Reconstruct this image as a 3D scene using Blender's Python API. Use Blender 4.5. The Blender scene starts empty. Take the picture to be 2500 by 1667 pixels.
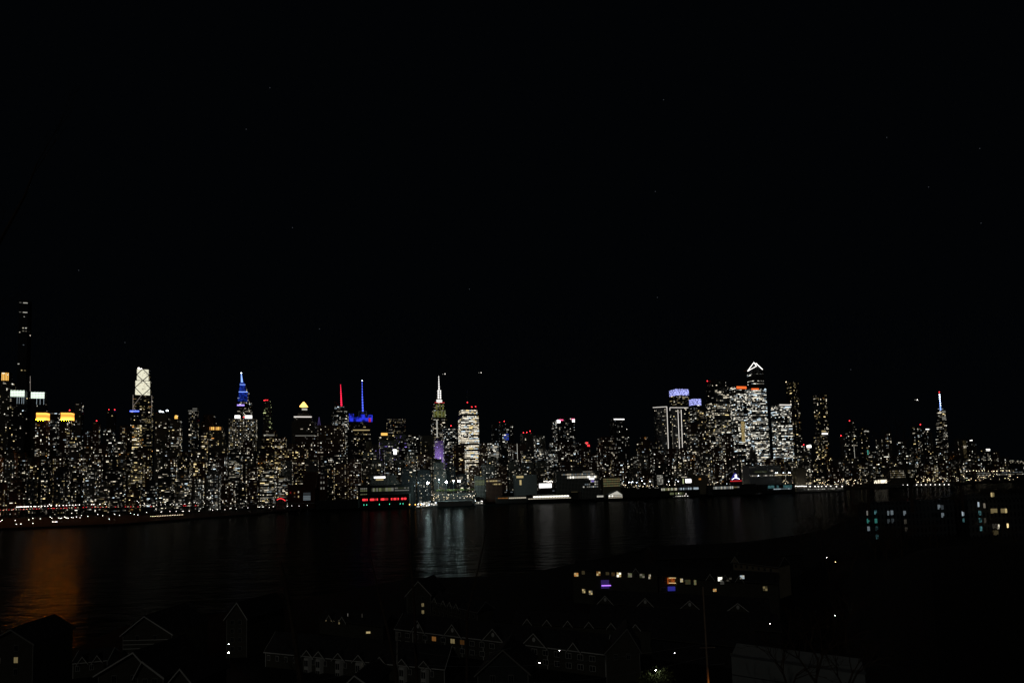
import bpy, bmesh, math, random
from mathutils import Vector, Matrix
R = math.radians
random.seed(11)
rnd = random.random
scene = bpy.context.scene
C = scene.collection
# ------------------------------------------------------------------ camera
F = 1260.0; CX = 1250.0; CY = 1095.0; PITCH = 3.2; ROLL = 0.028; HCAM = 66.0
MR = Matrix.Rotation(R(90 + PITCH), 3, 'X') @ Matrix.Rotation(-ROLL, 3, 'Z')
MRI = MR.transposed()
CAM = Vector((0, 0, HCAM))
def ray(px, py):
    return MR @ Vector(((px - CX) / F, -(py - CY) / F, -1.0))
def at(px, py, D):
    d = ray(px, py); return CAM + d * (D / d.y)
def proj(p):
    q = MRI @ (Vector(p) - CAM)
    return CX - F * q.x / q.z, CY + F * q.y / q.z
def yhor(px): return 1165 - 0.028 * (px - 1250)
def at_z(px, py, z):
    d = ray(px, py); t = (z - HCAM) / d.z; return CAM + d * t
cd = bpy.data.cameras.new('camera'); cam = bpy.data.objects.new('camera', cd); C.objects.link(cam)
cam.matrix_world = Matrix.Translation(CAM) @ MR.to_4x4()
cd.sensor_width = 36; cd.lens = F / 2500 * 36; cd.shift_y = (CY - 833.5) / 2500; cd.clip_end = 60000; cd.clip_start = .5
scene.camera = cam
# ------------------------------------------------------------------ materials
MATS = {}
def pbr(name, col, rough=.7, var=.25, scale=.3, metal=0., spec=.3):
    if name in MATS: return MATS[name]
    m = bpy.data.materials.new(name); m.use_nodes = True; nt = m.node_tree
    b = nt.nodes['Principled BSDF']; b.inputs['Roughness'].default_value = rough; b.inputs['Metallic'].default_value = metal
    b.inputs['Specular IOR Level'].default_value = spec
    tc = nt.nodes.new('ShaderNodeTexCoord'); n = nt.nodes.new('ShaderNodeTexNoise'); n.inputs['Scale'].default_value = scale
    n.inputs['Detail'].default_value = 4
    r = nt.nodes.new('ShaderNodeValToRGB'); nt.links.new(tc.outputs['Object'], n.inputs['Vector']); nt.links.new(n.outputs['Fac'], r.inputs['Fac'])
    r.color_ramp.elements[0].position = .3; r.color_ramp.elements[1].position = .7
    r.color_ramp.elements[0].color = [c * (1 - var) for c in col] + [1]; r.color_ramp.elements[1].color = [min(1, c * (1 + var)) for c in col] + [1]
    nt.links.new(r.outputs['Color'], b.inputs['Base Color'])
    MATS[name] = m; return m
def facade(name, wall, glass, bw, bh):
    """wall with a grid of unlit windows (Brick texture on object coordinates)"""
    m = bpy.data.materials.new(name); m.use_nodes = True; nt = m.node_tree; N = nt.nodes; L = nt.links
    b = N['Principled BSDF']; b.inputs['Specular IOR Level'].default_value = .25
    tc = N.new('ShaderNodeTexCoord'); sp = N.new('ShaderNodeSeparateXYZ'); L.new(tc.outputs['Object'], sp.inputs[0])
    ad = N.new('ShaderNodeMath'); ad.operation = 'ADD'; L.new(sp.outputs[0], ad.inputs[0]); L.new(sp.outputs[1], ad.inputs[1])
    cb = N.new('ShaderNodeCombineXYZ'); L.new(ad.outputs[0], cb.inputs[0]); L.new(sp.outputs[2], cb.inputs[1])
    br = N.new('ShaderNodeTexBrick'); br.offset = 0; br.inputs['Scale'].default_value = 1; br.inputs['Brick Width'].default_value = bw
    br.inputs['Row Height'].default_value = bh; br.inputs['Mortar Size'].default_value = .7; br.inputs['Mortar Smooth'].default_value = 0
    br.inputs['Color1'].default_value = glass + (1,); br.inputs['Color2'].default_value = tuple(g * .5 for g in glass) + (1,)
    br.inputs['Mortar'].default_value = wall + (1,)
    L.new(cb.outputs[0], br.inputs['Vector']); L.new(br.outputs['Color'], b.inputs['Base Color'])
    mr = N.new('ShaderNodeMapRange'); L.new(br.outputs['Fac'], mr.inputs['Value']); mr.inputs['To Min'].default_value = .25; mr.inputs['To Max'].default_value = .8
    L.new(mr.outputs[0], b.inputs['Roughness'])
    MATS[name] = m; return m
facade('stone', (.22, .2, .17), (.02, .025, .03), 3.4, 3.4)
facade('brick', (.16, .08, .055), (.02, .022, .025), 3.6, 3.3)
facade('glass', (.06, .065, .07), (.015, .02, .03), 2.4, 4.0)
facade('concrete', (.26, .25, .23), (.02, .02, .025), 4.2, 3.6)
def emit(name, col, s, sample=False, stripes=None, noise=None):
    if name in MATS: return MATS[name]
    m = bpy.data.materials.new(name); m.use_nodes = True; nt = m.node_tree
    b = nt.nodes['Principled BSDF']; b.inputs['Base Color'].default_value = (.03, .03, .03, 1); b.inputs['Roughness'].default_value = .4
    b.inputs['Emission Color'].default_value = tuple(col) + (1,); b.inputs['Emission Strength'].default_value = s
    if noise:
        tc = nt.nodes.new('ShaderNodeTexCoord'); n = nt.nodes.new('ShaderNodeTexNoise'); n.inputs['Scale'].default_value = noise; n.inputs['Detail'].default_value = 2
        nt.links.new(tc.outputs['Object'], n.inputs['Vector']); mr = nt.nodes.new('ShaderNodeMapRange'); nt.links.new(n.outputs['Fac'], mr.inputs['Value'])
        mr.inputs['From Min'].default_value = .4; mr.inputs['From Max'].default_value = .62; mr.inputs['To Min'].default_value = s * .12; mr.inputs['To Max'].default_value = s
        nt.links.new(mr.outputs[0], b.inputs['Emission Strength'])
    if stripes:
        tc = nt.nodes.new('ShaderNodeTexCoord'); sp = nt.nodes.new('ShaderNodeSeparateXYZ'); nt.links.new(tc.outputs['Object'], sp.inputs[0])
        w = nt.nodes.new('ShaderNodeMath'); w.operation = 'PINGPONG'; w.inputs[1].default_value = stripes; nt.links.new(sp.outputs[2], w.inputs[0])
        mr = nt.nodes.new('ShaderNodeMapRange'); nt.links.new(w.outputs[0], mr.inputs['Value']); mr.inputs['From Max'].default_value = stripes
        mr.inputs['To Min'].default_value = s * .35; mr.inputs['To Max'].default_value = s * 1.6
        nt.links.new(mr.outputs[0], b.inputs['Emission Strength'])
    m.cycles.emission_sampling = 'AUTO' if sample else 'NONE'
    MATS[name] = m; return m
TINT = {'w': (1, .89, .68), 'n': (1, .97, .84), 'y': (1, .78, .36), 'a': (1, .42, .10), 'c': (.74, .9, 1), 'p': (.40, .28, 1), 'b': (.06, .12, 1), 'r': (1, .04, .05), 't': (.15, .9, .75), 'g': (.75, .85, .4)}
LEV = [.035, .14, .46, 1.6]
for t, c in TINT.items():
    for i, l in enumerate(LEV): emit('lit_%s%d' % (t, i), c, l)
pbr('roofing', (.05, .05, .055), .9); pbr('steel', (.25, .26, .27), .5, .1, metal=.6); pbr('dark_metal', (.04, .04, .045), .5)
pbr('pier_deck', (.12, .12, .115), .9); pbr('pier_wall', (.03, .034, .034), .8); pbr('pale_panel', (.3, .32, .32), .7, .1)
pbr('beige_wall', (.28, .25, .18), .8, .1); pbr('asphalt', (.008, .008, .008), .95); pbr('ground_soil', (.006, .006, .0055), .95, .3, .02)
pbr('siding', (.08, .077, .06), .8, .12, .5); pbr('siding_grey', (.06, .066, .066), .8, .12, .5); pbr('white_trim', (.75, .75, .72), .6, .06, .5)
pbr('frame_trim', (.3, .3, .28), .6, .06, .5); pbr('shingles', (.035, .033, .035), .95, .3, .8); pbr('window_glass', (.02, .025, .03), .12, .1, spec=.5); pbr('bark', (.10, .07, .05), .95, .3, 2.); pbr('pale_bark', (.45, .43, .4), .9, .3, 1.5)
pbr('wood_pole', (.4, .3, .22), .9, .3, 1.); pbr('foliage', (.13, .15, .05), .9, .4, .4); pbr('twig', (.05, .04, .035), .9, .3, 2.)
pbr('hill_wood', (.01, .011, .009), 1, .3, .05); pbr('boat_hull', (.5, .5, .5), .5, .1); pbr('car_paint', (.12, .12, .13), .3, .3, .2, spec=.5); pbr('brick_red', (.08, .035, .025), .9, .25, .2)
# ------------------------------------------------------------------ mesh helpers
class MB:
    def __init__(s): s.v = []; s.f = []
    def box(s, o, u, n, L, W, z0, z1, bottom=True):
        """box from corner o along u (length L) and n (length W)"""
        o = Vector(o); u = Vector(u); n = Vector(n); k = len(s.v)
        for z in (z0, z1):
            for a, b in ((0, 0), (1, 0), (1, 1), (0, 1)):
                p = o + u * (L * a) + n * (W * b); s.v.append((p.x, p.y, z))
        s.f += [(k, k+1, k+5, k+4), (k+1, k+2, k+6, k+5), (k+2, k+3, k+7, k+6), (k+3, k, k+4, k+7), (k+4, k+5, k+6, k+7)]
        if bottom: s.f.append((k+3, k+2, k+1, k))
        return s
    def cbox(s, c, sx, sy, sz):
        c = Vector(c); return s.box((c.x - sx/2, c.y - sy/2, 0), (1, 0, 0), (0, 1, 0), sx, sy, c.z - sz/2, c.z + sz/2)
    def tube(s, p, q, r0, r1=None, n=6):
        r1 = r0 if r1 is None else r1; p = Vector(p); q = Vector(q); d = (q - p)
        if d.length < 1e-6: return s
        d.normalize(); a = d.orthogonal().normalized(); b = d.cross(a); k = len(s.v)
        for c, r in ((p, r0), (q, r1)):
            for i in range(n):
                t = 2 * math.pi * i / n; s.v.append(tuple(c + (a * math.cos(t) + b * math.sin(t)) * r))
        for i in range(n): j = (i+1) % n; s.f.append((k+i, k+j, k+n+j, k+n+i))
        s.f.append(tuple(range(k+n-1, k-1, -1))); s.f.append(tuple(range(k+n, k+2*n))); return s
    def prism(s, pts, n, W):
        """polygon pts extruded by vector n*W"""
        n = Vector(n) * W; k = len(s.v); m = len(pts)
        s.v += [tuple(Vector(p)) for p in pts] + [tuple(Vector(p) + n) for p in pts]
        s.f.append(tuple(range(k+m-1, k-1, -1))); s.f.append(tuple(range(k+m, k+2*m)))
        for i in range(m): j = (i+1) % m; s.f.append((k+i, k+j, k+m+j, k+m+i))
        return s
    def ball(s, c, r, sz=1.0):
        c = Vector(c); k = len(s.v); s.v.append((c.x, c.y, c.z - r*sz))
        for e in (-.5, .5):
            for i in range(6):
                t = math.pi/3*i; s.v.append((c.x + r*.87*math.cos(t), c.y + r*.87*math.sin(t), c.z + r*e*sz))
        s.v.append((c.x, c.y, c.z + r*sz))
        for i in range(6):
            j = (i+1) % 6; s.f += [(k, k+1+j, k+1+i), (k+1+i, k+1+j, k+7+j, k+7+i), (k+7+i, k+7+j, k+13)]
        return s
    def build(s, name, mat, parent=None, world=True):
        me = bpy.data.meshes.new(name)
        off = parent.location if (parent is not None and world) else Vector((0, 0, 0))
        if parent is not None and world and 'woff' in parent.keys(): off = Vector(parent['woff'])
        me.from_pydata([(v[0]-off[0], v[1]-off[1], v[2]-off[2]) for v in s.v], [], s.f); me.update()
        me.materials.append(MATS[mat]); o = bpy.data.objects.new(name, me); C.objects.link(o)
        if parent is not None: o.parent = parent
        return o
def thing(name, label, cat, loc, group=None, kind=None):
    o = bpy.data.objects.new(name, None); C.objects.link(o); o.location = loc; o.empty_display_size = 1
    o['label'] = label; o['category'] = cat
    if group: o['group'] = group
    if kind: o['kind'] = kind
    return o
def tagm(o, label, cat, group=None):
    o['label'] = label; o['category'] = cat
    if group: o['group'] = group
    return o
def struct(o): o['kind'] = 'structure'; return o
def sub(name, mb, mat, part, root):
    """a sub-part: mesh in the root's frame, parented to a part that sits at the root"""
    o = mb.build(name, mat, None); off = root.location
    for v in o.data.vertices: v.co -= off
    o.parent = part; return o
def pmesh(o):   # origin-centred prototype mesh for copies
    me = o.data; C.objects.unlink(o); bpy.data.objects.remove(o); return me
UNIT = {}
def unit(mat):
    if mat not in UNIT:
        m = MB().box((-.5, -.5, 0), (1, 0, 0), (0, 1, 0), 1, 1, -.5, .5); UNIT[mat] = pmesh(m.build('pane', mat))
    return UNIT[mat]
def lerp(tab, x):
    for (a, b), (c, d) in zip(tab, tab[1:]):
        if x <= c: return b + (d - b) * max(0, (x - a)) / (c - a)
    return tab[-1][1]
SHORE = [(-900, 905), (0, 905), (300, 935), (600, 1125), (750, 1280), (1000, 1290), (1300, 1400), (1500, 1430), (1700, 1500), (2000, 1560), (2500, 1900), (3400, 2300)]
BASE = [(-400, 1300), (0, 1300), (300, 1310), (600, 1330), (1000, 1390), (1500, 1500), (1900, 1600), (2300, 1850), (2600, 2000)]
GZ = 3.0; WATER_K = .09   # scales the river's reflections down to keep the water dark
OCC = []   # (depth, x0, x1, ytop): silhouettes, used to skip windows nobody can see
def solve(x0, x1, py, D, dr, th, bmax=60):
    a = ray(x0, py); b = ray(x1, py); r0 = a.x / a.y; r1 = b.x / b.y
    w = (r1 - r0) * D; cx = (r0 + r1) / 2 * D; c, s = math.cos(th), math.sin(th)
    for _ in range(14):
        d = min(w * dr, bmax); rs = []
        for i in (-.5, .5):
            for j in (-.5, .5):
                X = cx + c * w * i - s * d * j; Y = D + s * w * i + c * d * j; rs.append(X / Y)
        w *= (r1 - r0) / (max(rs) - min(rs)); cx += ((r0 + r1) / 2 - (max(rs) + min(rs)) / 2) * D
    return cx, w, min(w * dr, bmax)
STY = {}
def tint_pick(t):
    x = rnd()
    if t == 'w': return 'w' if x < .6 else 'n' if x < .82 else 'y' if x < .94 else 'c'
    if t == 'y': return 'y' if x < .5 else 'w' if x < .92 else 'a' if x < .96 else 'n'
    if t == 'm': return 'w' if x < .5 else 'y' if x < .60 else 'n' if x < .86 else 'c' if x < .97 else 'a'
    if t == 'n': return 'n' if x < .7 else 'c' if x < .85 else 'w'
    if t == 'p': return 'p' if x < .45 else 'n'
    return t
def lev_pick(b=0):
    x = rnd() + b
    return 0 if x < .28 else 1 if x < .60 else 2 if x < .88 else 3
def add_pane(root, name, p, w, h, th, mat):
    o = bpy.data.objects.new(name, unit(mat)); C.objects.link(o); o.parent = root; o.location = p - root.location
    o.rotation_euler = (0, 0, th); o.scale = (w, .5, h); return o
class Bld: pass
def windows(B, style, dens0, tint, bright=0, zmin=None):
    panes = []
    D = B.D
    for ti_, (x0, x1, w, d, cx, z0, z1, cy) in enumerate(B.tiers):
        dens = dens0 * (.22 if ti_ < getattr(B, 'skip', 0) else 1)
        th = B.th; c, s = math.cos(th), math.sin(th)
        for fi, (ux, uy, nx, ny, L, off) in enumerate(((c, s, s, -c, w, d), (-s, c, -c, -s, d, w), (-s, c, c, s, d, w), )):
            ctr = Vector((cx + nx * off / 2, cy + ny * off / 2, 0))
            if (ctr.x) * nx + (ctr.y) * ny > 0: continue
            u = Vector((ux, uy, 0)); n = Vector((nx, ny, 0))
            f = max(1., D / 1350.)
            view = -(ctr.normalized().dot(n))       # foreshortening of this face
            if style in 'rds':
                cw = 3.7 * f; ch = 3.5 * f
                if style == 's': cw *= 1.2; ch *= 1.2
                nxn = int((L - 1) / cw); nz = int((z1 - z0 - 2) / ch)
                if nxn < 1: continue
                colf = [random.choice((.25, .7, 1., 1.2, 1.9)) for _ in range(nxn)]
                x_0 = -nxn * cw / 2
                for k in range(nz):
                    rowf = random.choice((.5, .8, 1, 1, 1.3, 1.8)) if style != 'd' else 1
                    i = 0
                    while i < nxn:
                        pr = .62 * dens * colf[i] * rowf if style != 'd' else dens
                        if rnd() < pr:
                            run = 2 if (style == 'r' and rnd() < .14 and i + 1 < nxn) else 1
                            ww = cw * run - cw * random.choice((.38, .5, .55, .62)); hh = ch * random.choice((.34, .44, .55))
                            if style == 'd': ww = cw * .42; hh = ch * .4
                            p = ctr + u * (x_0 + (i + run / 2) * cw) + n * .15; p.z = z1 - 1.5 - (k + .5) * ch
                            panes.append((p, ww, hh, th + (0 if fi == 0 else math.pi / 2), 'lit_window')); i += run
                        else: i += 1
            else:
                ch = 3.8 * f; nz = int((z1 - z0 - 2) / ch); step = 2.3 * f
                for k in range(nz):
                    if rnd() < .12: continue
                    g = dens * random.choice((.55, .8, 1, 1, 1.15)); x = -L / 2 + .8
                    full = rnd() < (dens - .66) * 1.5
                    while x < L / 2 - 1.2:
                        run = min(L / 2 - .8 - x, step * random.choice((2, 3, 4, 5) if full else (1, 1, 1, 2, 2, 3)))
                        if full or rnd() < g * .85:
                            p = ctr + u * (x + run / 2) + n * .15; p.z = z1 - 1.5 - (k + .5) * ch
                            panes.append((p, run - .7 * f, ch * random.choice((.28, .36, .44)) * (1.15 if bright > .15 else 1), th + (0 if fi == 0 else math.pi / 2), 'window_band'))
                        x += run
    keep = []
    for q in panes:
        p = q[0]
        if zmin and p.z < zmin: continue
        px, py = proj(p)
        if not (-25 < px < 2525): continue
        dd = p.y
        hid = False
        for (od, a, b, yt, bi) in OCC:
            if bi != B.id and od < dd - 5 and a + 5 < px < b - 5 and py > yt + 9: hid = True; break
        if not hid: keep.append(q)
    keep.sort(key=lambda q: -q[1] * q[2])
    named, rest = keep[:100], keep[100:]
    for (p, ww, hh, th, nm) in named:
        add_pane(B.root, nm, p, ww, hh, th, 'lit_%s%d' % (tint_pick(tint), lev_pick(bright)))
    if rest:
        groups = {}
        for (p, ww, hh, th, nm) in rest:
            groups.setdefault('lit_%s%d' % (tint_pick(tint), lev_pick(bright)), []).append((p, ww, hh, th))
        me = bpy.data.meshes.new('lit_windows'); V = []; Fc = []; mi = []; names = list(groups)
        for gi, g in enumerate(names):
            for (p, ww, hh, th) in groups[g]:
                u = Vector((math.cos(th), math.sin(th), 0)); q = p - B.root.location; n = Vector((-u.y, u.x, 0)) * .25; k = len(V)
                for sgn in (-1, 1):
                    for a, b in ((-.5, -.5), (.5, -.5), (.5, .5), (-.5, .5)): V.append(tuple(q + u * ww * a + Vector((0, 0, hh * b)) + n * sgn))
                for fc in ((0, 1, 2, 3), (7, 6, 5, 4), (0, 4, 5, 1), (1, 5, 6, 2), (2, 6, 7, 3), (3, 7, 4, 0)): Fc.append(tuple(k + i for i in fc)); mi.append(gi)
        me.from_pydata(V, [], Fc)
        for g in names: me.materials.append(MATS[g])
        me.polygons.foreach_set('material_index', mi); me.update()
        o = bpy.data.objects.new('lit_windows', me); C.objects.link(o); o.parent = B.root; o['kind'] = 'stuff'
def tower(tiers, off, mat, label, dr=.8, th=16, name='tower', cat='tower', D=None, gz=GZ, pent=True, occ=True, group=None, bmax=60):
    """tiers: [(x0,x1,ytop),...] from the top down, in photo pixels"""
    B = Bld(); B.id = len(bpy.data.objects); xm = (tiers[-1][0] + tiers[-1][1]) / 2
    B.D = D or lerp(BASE, xm) + off; B.th = R(th); B.tiers = []
    c, s = math.cos(B.th), math.sin(B.th)
    sol = [solve(t[0], t[1], t[2], B.D, dr, B.th, bmax) for t in tiers]
    zs = [at((t[0] + t[1]) / 2, t[2], B.D).z for t in tiers] + [gz]
    cx0 = sol[-1][0]
    B.root = thing(name, label, cat, Vector((cx0, B.D, gz)), group)
    mb = MB()
    for i, (t, (cx, w, d)) in enumerate(zip(tiers, sol)):
        o = Vector((cx - c * w / 2 + s * d / 2, B.D - s * w / 2 - c * d / 2, 0))
        mb.box(o, (c, s, 0), (-s, c, 0), w, d, zs[i+1], zs[i], bottom=False)
        B.tiers.append((t[0], t[1], w, d, cx, zs[i+1], zs[i], B.D))
        if occ: OCC.append((B.D - d / 2 - 2, t[0], t[1], t[2], B.id))
    B.body = mb.build('wall', mat, B.root)
    cx, w, d = sol[0]
    if pent and w > 10:
        pw, pd, ph = w * (.3 + .25 * rnd()), d * .5, 3 + 3 * rnd(); sx = (rnd() - .5) * (w - pw) * .5
        o = Vector((cx, B.D, 0)) + Vector((c, s, 0)) * (sx - pw / 2) + Vector((-s, c, 0)) * (-pd / 2)
        MB().box(o, (c, s, 0), (-s, c, 0), pw, pd, zs[0], zs[0] + ph, False).build('penthouse', 'roofing', B.root)
        pr = MB(); o = Vector((cx - c * w / 2 + s * d / 2, B.D - s * w / 2 - c * d / 2, 0)) - Vector((c + -s, s + c, 0)) * .12
        U = Vector((c, s, 0)); V_ = Vector((-s, c, 0)); W2, D2 = w + .24, d + .24
        pr.box(o, U, V_, W2, .5, zs[0] - .6, zs[0] + 1.1); pr.box(o + V_ * (D2 - .5), U, V_, W2, .5, zs[0] - .6, zs[0] + 1.1)
        pr.box(o + V_ * .5, U, V_, .5, D2 - 1, zs[0] - .6, zs[0] + 1.1); pr.box(o + U * (W2 - .5) + V_ * .5, U, V_, .5, D2 - 1, zs[0] - .6, zs[0] + 1.1)
        pr.build('parapet', mat, B.root)
    return B
# faces of a tier: k=0 front, 1 left, 2 right
def face(B, ti, k):
    x0, x1, w, d, cx, z0, z1, cy = B.tiers[ti]; c, s = math.cos(B.th), math.sin(B.th)
    if k == 0: u, n, L, off = Vector((c, s, 0)), Vector((s, -c, 0)), w, d
    elif k == 1: u, n, L, off = Vector((s, -c, 0)), Vector((-c, -s, 0)), d, w
    else: u, n, L, off = Vector((-s, c, 0)), Vector((c, s, 0)), d, w
    o = Vector((cx, cy, 0)) + n * off / 2 - u * L / 2
    return o, u, n, L, z0, z1
def panel(B, name, ti, k, u0, u1, za, zb, mat, proud=.3, thick=.6):
    """u in 0..1 across the face, z in 0..1 up the tier"""
    o, u, n, L, z0, z1 = face(B, ti, k); H = z1 - z0
    a = o + u * (L * u0) - n * (thick - proud)
    return MB().box(a, u, n, L * (u1 - u0), thick, z0 + H * za, z0 + H * zb).build(name, mat, B.root)
def zpx(B, px, py): return at(px, py, B.D).z
def panel_px(B, name, ti, k, u0, u1, y0, y1, mat, proud=.3, thick=.6):
    o, u, n, L, z0, z1 = face(B, ti, k); xm = (B.tiers[ti][0] + B.tiers[ti][1]) / 2
    a = o + u * (L * u0) - n * (thick - proud)
    return MB().box(a, u, n, L * (u1 - u0), thick, zpx(B, xm, y1), zpx(B, xm, y0)).build(name, mat, B.root)
def bar(B, name, pts, r, mat, dD=0):
    m = MB(); P = [at(x, y, B.D + dD) for x, y in pts]
    for a, b in zip(P, P[1:]): m.tube(a, b, r, r, 5)
    return m.build(name, mat, B.root)
def beacon(B, px, py, mat='beacon_red', r=1.6):
    p = at(px, py, B.D); zt = max(t[6] for t in B.tiers)
    MB().ball(p, r * B.D / 1600).build('beacon', mat, B.root)
emit('beacon_red', (1, .03, .04), 5); emit('bulb_white', (1, .93, .85), 5); emit('bulb_warm', (1, .8, .5), 6); emit('bulb_amber', (1, .45, .08), 5)
emit('tail_red', (1, .02, .03), 3.5); emit('flood_white', (.72, 1, .98), 240, True); emit('bulb_cool', (.8, .9, 1), 9); emit('bulb_green', (.1, 1, .6), 1.5)
emit('added_uplight', (1, .24, .0006), 850, True); emit('crown_amber', (1, .40, .06), 2.4, True, stripes=14); emit('crown_white', (.85, 1, .84), 1.2, stripes=3); emit('led_white', (1, .97, .92), 2.2); emit('led_blue', (.10, .16, 1), 2.5)
emit('spire_blue', (.22, .38, 1), 1.7); emit('glass_blue', (.02, .07, .75), .42, noise=.09); emit('spire_red', (1, .02, .07), 1.6, stripes=4); emit('mast_blue', (.08, .13, 1), 1.3, stripes=5)  # floodlight on spires, masts and blue glass put in as emission
emit('flood_blue', (.03, .05, 1), .8, noise=.09); emit('glow_white', (1, .97, .74), .85); emit('glow_dim', (.9, .85, .6), .35, noise=.2)
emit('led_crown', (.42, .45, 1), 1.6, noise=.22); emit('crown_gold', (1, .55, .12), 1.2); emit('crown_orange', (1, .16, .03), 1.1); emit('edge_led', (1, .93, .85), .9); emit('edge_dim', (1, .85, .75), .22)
emit('pyramid_amber', (1, .55, .14), 2.5); emit('mast_white', (1, .97, .93), 1.1, stripes=6); emit('flood_yellow', (.55, .56, .13), .30, noise=.12); emit('pink', (1, .1, .25), 2.); emit('billboard', (1, .97, .95), 3.)
emit('purple_led', (.4, .16, 1), 2.2); emit('purple_glow', (.10, .05, .35), .22); emit('orange_glow', (.8, .16, .02), .4, noise=1.); emit('blue_glow', (.05, .05, .5), .4)
emit('teal_dim', (.25, .7, .75), .22, noise=.6); emit('gold_dim', (1, .75, .3), .5, noise=.4); emit('star', (.8, .85, 1), .05)
# ------------------------------------------------------------------ landmark towers, nearest rows last so OCC is complete: pass 1 solids, pass 2 windows
TODO = []
def T(tiers, off, mat, label, style=None, dens=.3, tint='m', bright=0, **k):
    B = tower(tiers, off, mat, label, **k)
    if style: TODO.append((B, style, dens, tint, bright))
    return B
exec_parts = []
B = T([(47, 78, 735), (42, 77, 930)], 1300, 'glass', 'tallest and slenderest tower, nearly black with two thin lit rings and a red beacon', 's', .015, 'w', dr=.9, pent=False)
for y in (742, 765):
    panel_px(B, 'lit_ring', 0, 0, .45, .97, y-1, y+.8, 'lit_n2'); panel_px(B, 'lit_ring', 0, 0, .02, .25, y-1, y+.2, 'lit_n1'); panel_px(B, 'lit_ring', 0, 1, .1, .9, y-1, y+.5, 'lit_n1')
panel_px(B, 'lit_window', 0, 0, .45, .6, 801.5, 804, 'lit_w2'); panel_px(B, 'lit_window', 0, 0, .75, .95, 801.5, 804, 'lit_n2'); panel_px(B, 'lit_window', 0, 0, .45, .65, 809, 811, 'lit_w1'); panel_px(B, 'lit_window', 0, 0, .8, .95, 809.5, 811, 'lit_w1'); panel_px(B, 'lit_window', 0, 0, .4, .55, 904, 906.5, 'lit_y2'); panel_px(B, 'lit_window', 0, 0, .75, .95, 904.5, 906.5, 'lit_y1'); panel_px(B, 'lit_window', 0, 0, .0, .2, 889, 891, 'lit_n2')
beacon(B, 62, 735); bar(B, 'edge_light', [(74, 918), (74, 955)], 1.0, 'edge_dim', -25)
B = T([(3, 31, 910), (-8, 40, 932)], 700, 'stone', 'tower with amber lit columned crown beside the slenderest dark tower', 'r', .18, 'w', bright=.1, pent=False)
for i in range(5): panel(B, 'crown_column', 0, 0, .06 + .19*i, .17 + .19*i, .1, .95, 'crown_gold')
B = T([(26, 67, 953), (22, 68, 969)], 560, 'glass', 'left one of the twin towers with white glowing crown bands', 's', .15, 'w', pent=False, dr=.35)
for i in range(9): panel(B, 'lit_crown', 0, 0, .01 + .111*i, .09 + .111*i, 0, .97 - .03*(i % 2), 'crown_white', 1.5, 2)
panel(B, 'lit_crown', 0, 1, .1, .9, 0, .97, 'crown_white')
for u in (.5, .64, .8, .92): panel_px(B, 'light_streak', 1, 0, u, u+.02, 969, 986, 'lit_c2')
B = T([(76, 115, 957), (72, 117, 973)], 590, 'glass', 'right one of the twin towers with white glowing crown bands', 's', .15, 'w', pent=False, dr=.35)
for i in range(9): panel(B, 'lit_crown', 0, 0, .01 + .111*i, .09 + .111*i, 0, .97 - .03*(i % 2), 'crown_white', 1.5, 2)
panel(B, 'lit_crown', 0, 1, .1, .9, 0, .97, 'crown_white')
for u in (.45, .67, .9): panel_px(B, 'light_streak', 1, 0, u, u+.02, 973, 988, 'lit_c2')
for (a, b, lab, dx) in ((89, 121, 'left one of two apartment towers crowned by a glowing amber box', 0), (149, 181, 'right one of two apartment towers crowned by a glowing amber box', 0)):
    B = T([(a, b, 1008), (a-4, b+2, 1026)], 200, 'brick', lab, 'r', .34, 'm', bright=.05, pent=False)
    for k in (0, 1, 2): panel(B, 'amber_crown', 0, k, .0, 1., 0, .97, 'crown_amber', .6, 1.2)  # crown is lit by floodlights; that light is given as its own glow
    panel(B, 'added_uplight', 0, 0, .03, .97, .0, .07, 'added_uplight', 1.6, 1); panel(B, 'light_stop_lip', 0, 0, .0, 1, -.05, -.005, 'dark_metal', 2.1, 1.5)  # bars added to throw orange on the river, lip added to shade the park
    if a > 120: beacon(B, 170, 1001)
T([(122, 147, 1007)], 420, 'glass', 'office tower with thin lit floors between the two amber crowned towers', 'o', .45, 'n')
T([(183, 205, 985)], 430, 'stone', 'narrow tower with a few lit windows right of the amber crowned pair', 'r', .2, 'w')
T([(226, 246, 1031)], 330, 'brick', 'narrow tower with pinkish lit windows and one red rooftop beacon', 'r', .45, 'w', pent=False); beacon(TODO[-1][0], 236, 1027)
B = T([(260, 284, 1001)], 620, 'glass', 'dark flat tower with three small roof beacons', 's', .05, 'w', pent=False); [beacon(B, x, 1000, 'beacon_red') for x in (266, 280)]
T([(252, 282, 1047)], 260, 'glass', 'slab tower with rows of bright white lit floors', 'o', .5, 'n', .1)
T([(206, 228, 1052)], 220, 'brick', 'apartment tower with dotted rows of white windows left of the slab tower', 'r', .4, 'n')
T([(292, 318, 1040)], 240, 'brick', 'brick tower with orange and cream windows near the blue roof bar', 'r', .4, 'y')
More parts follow.
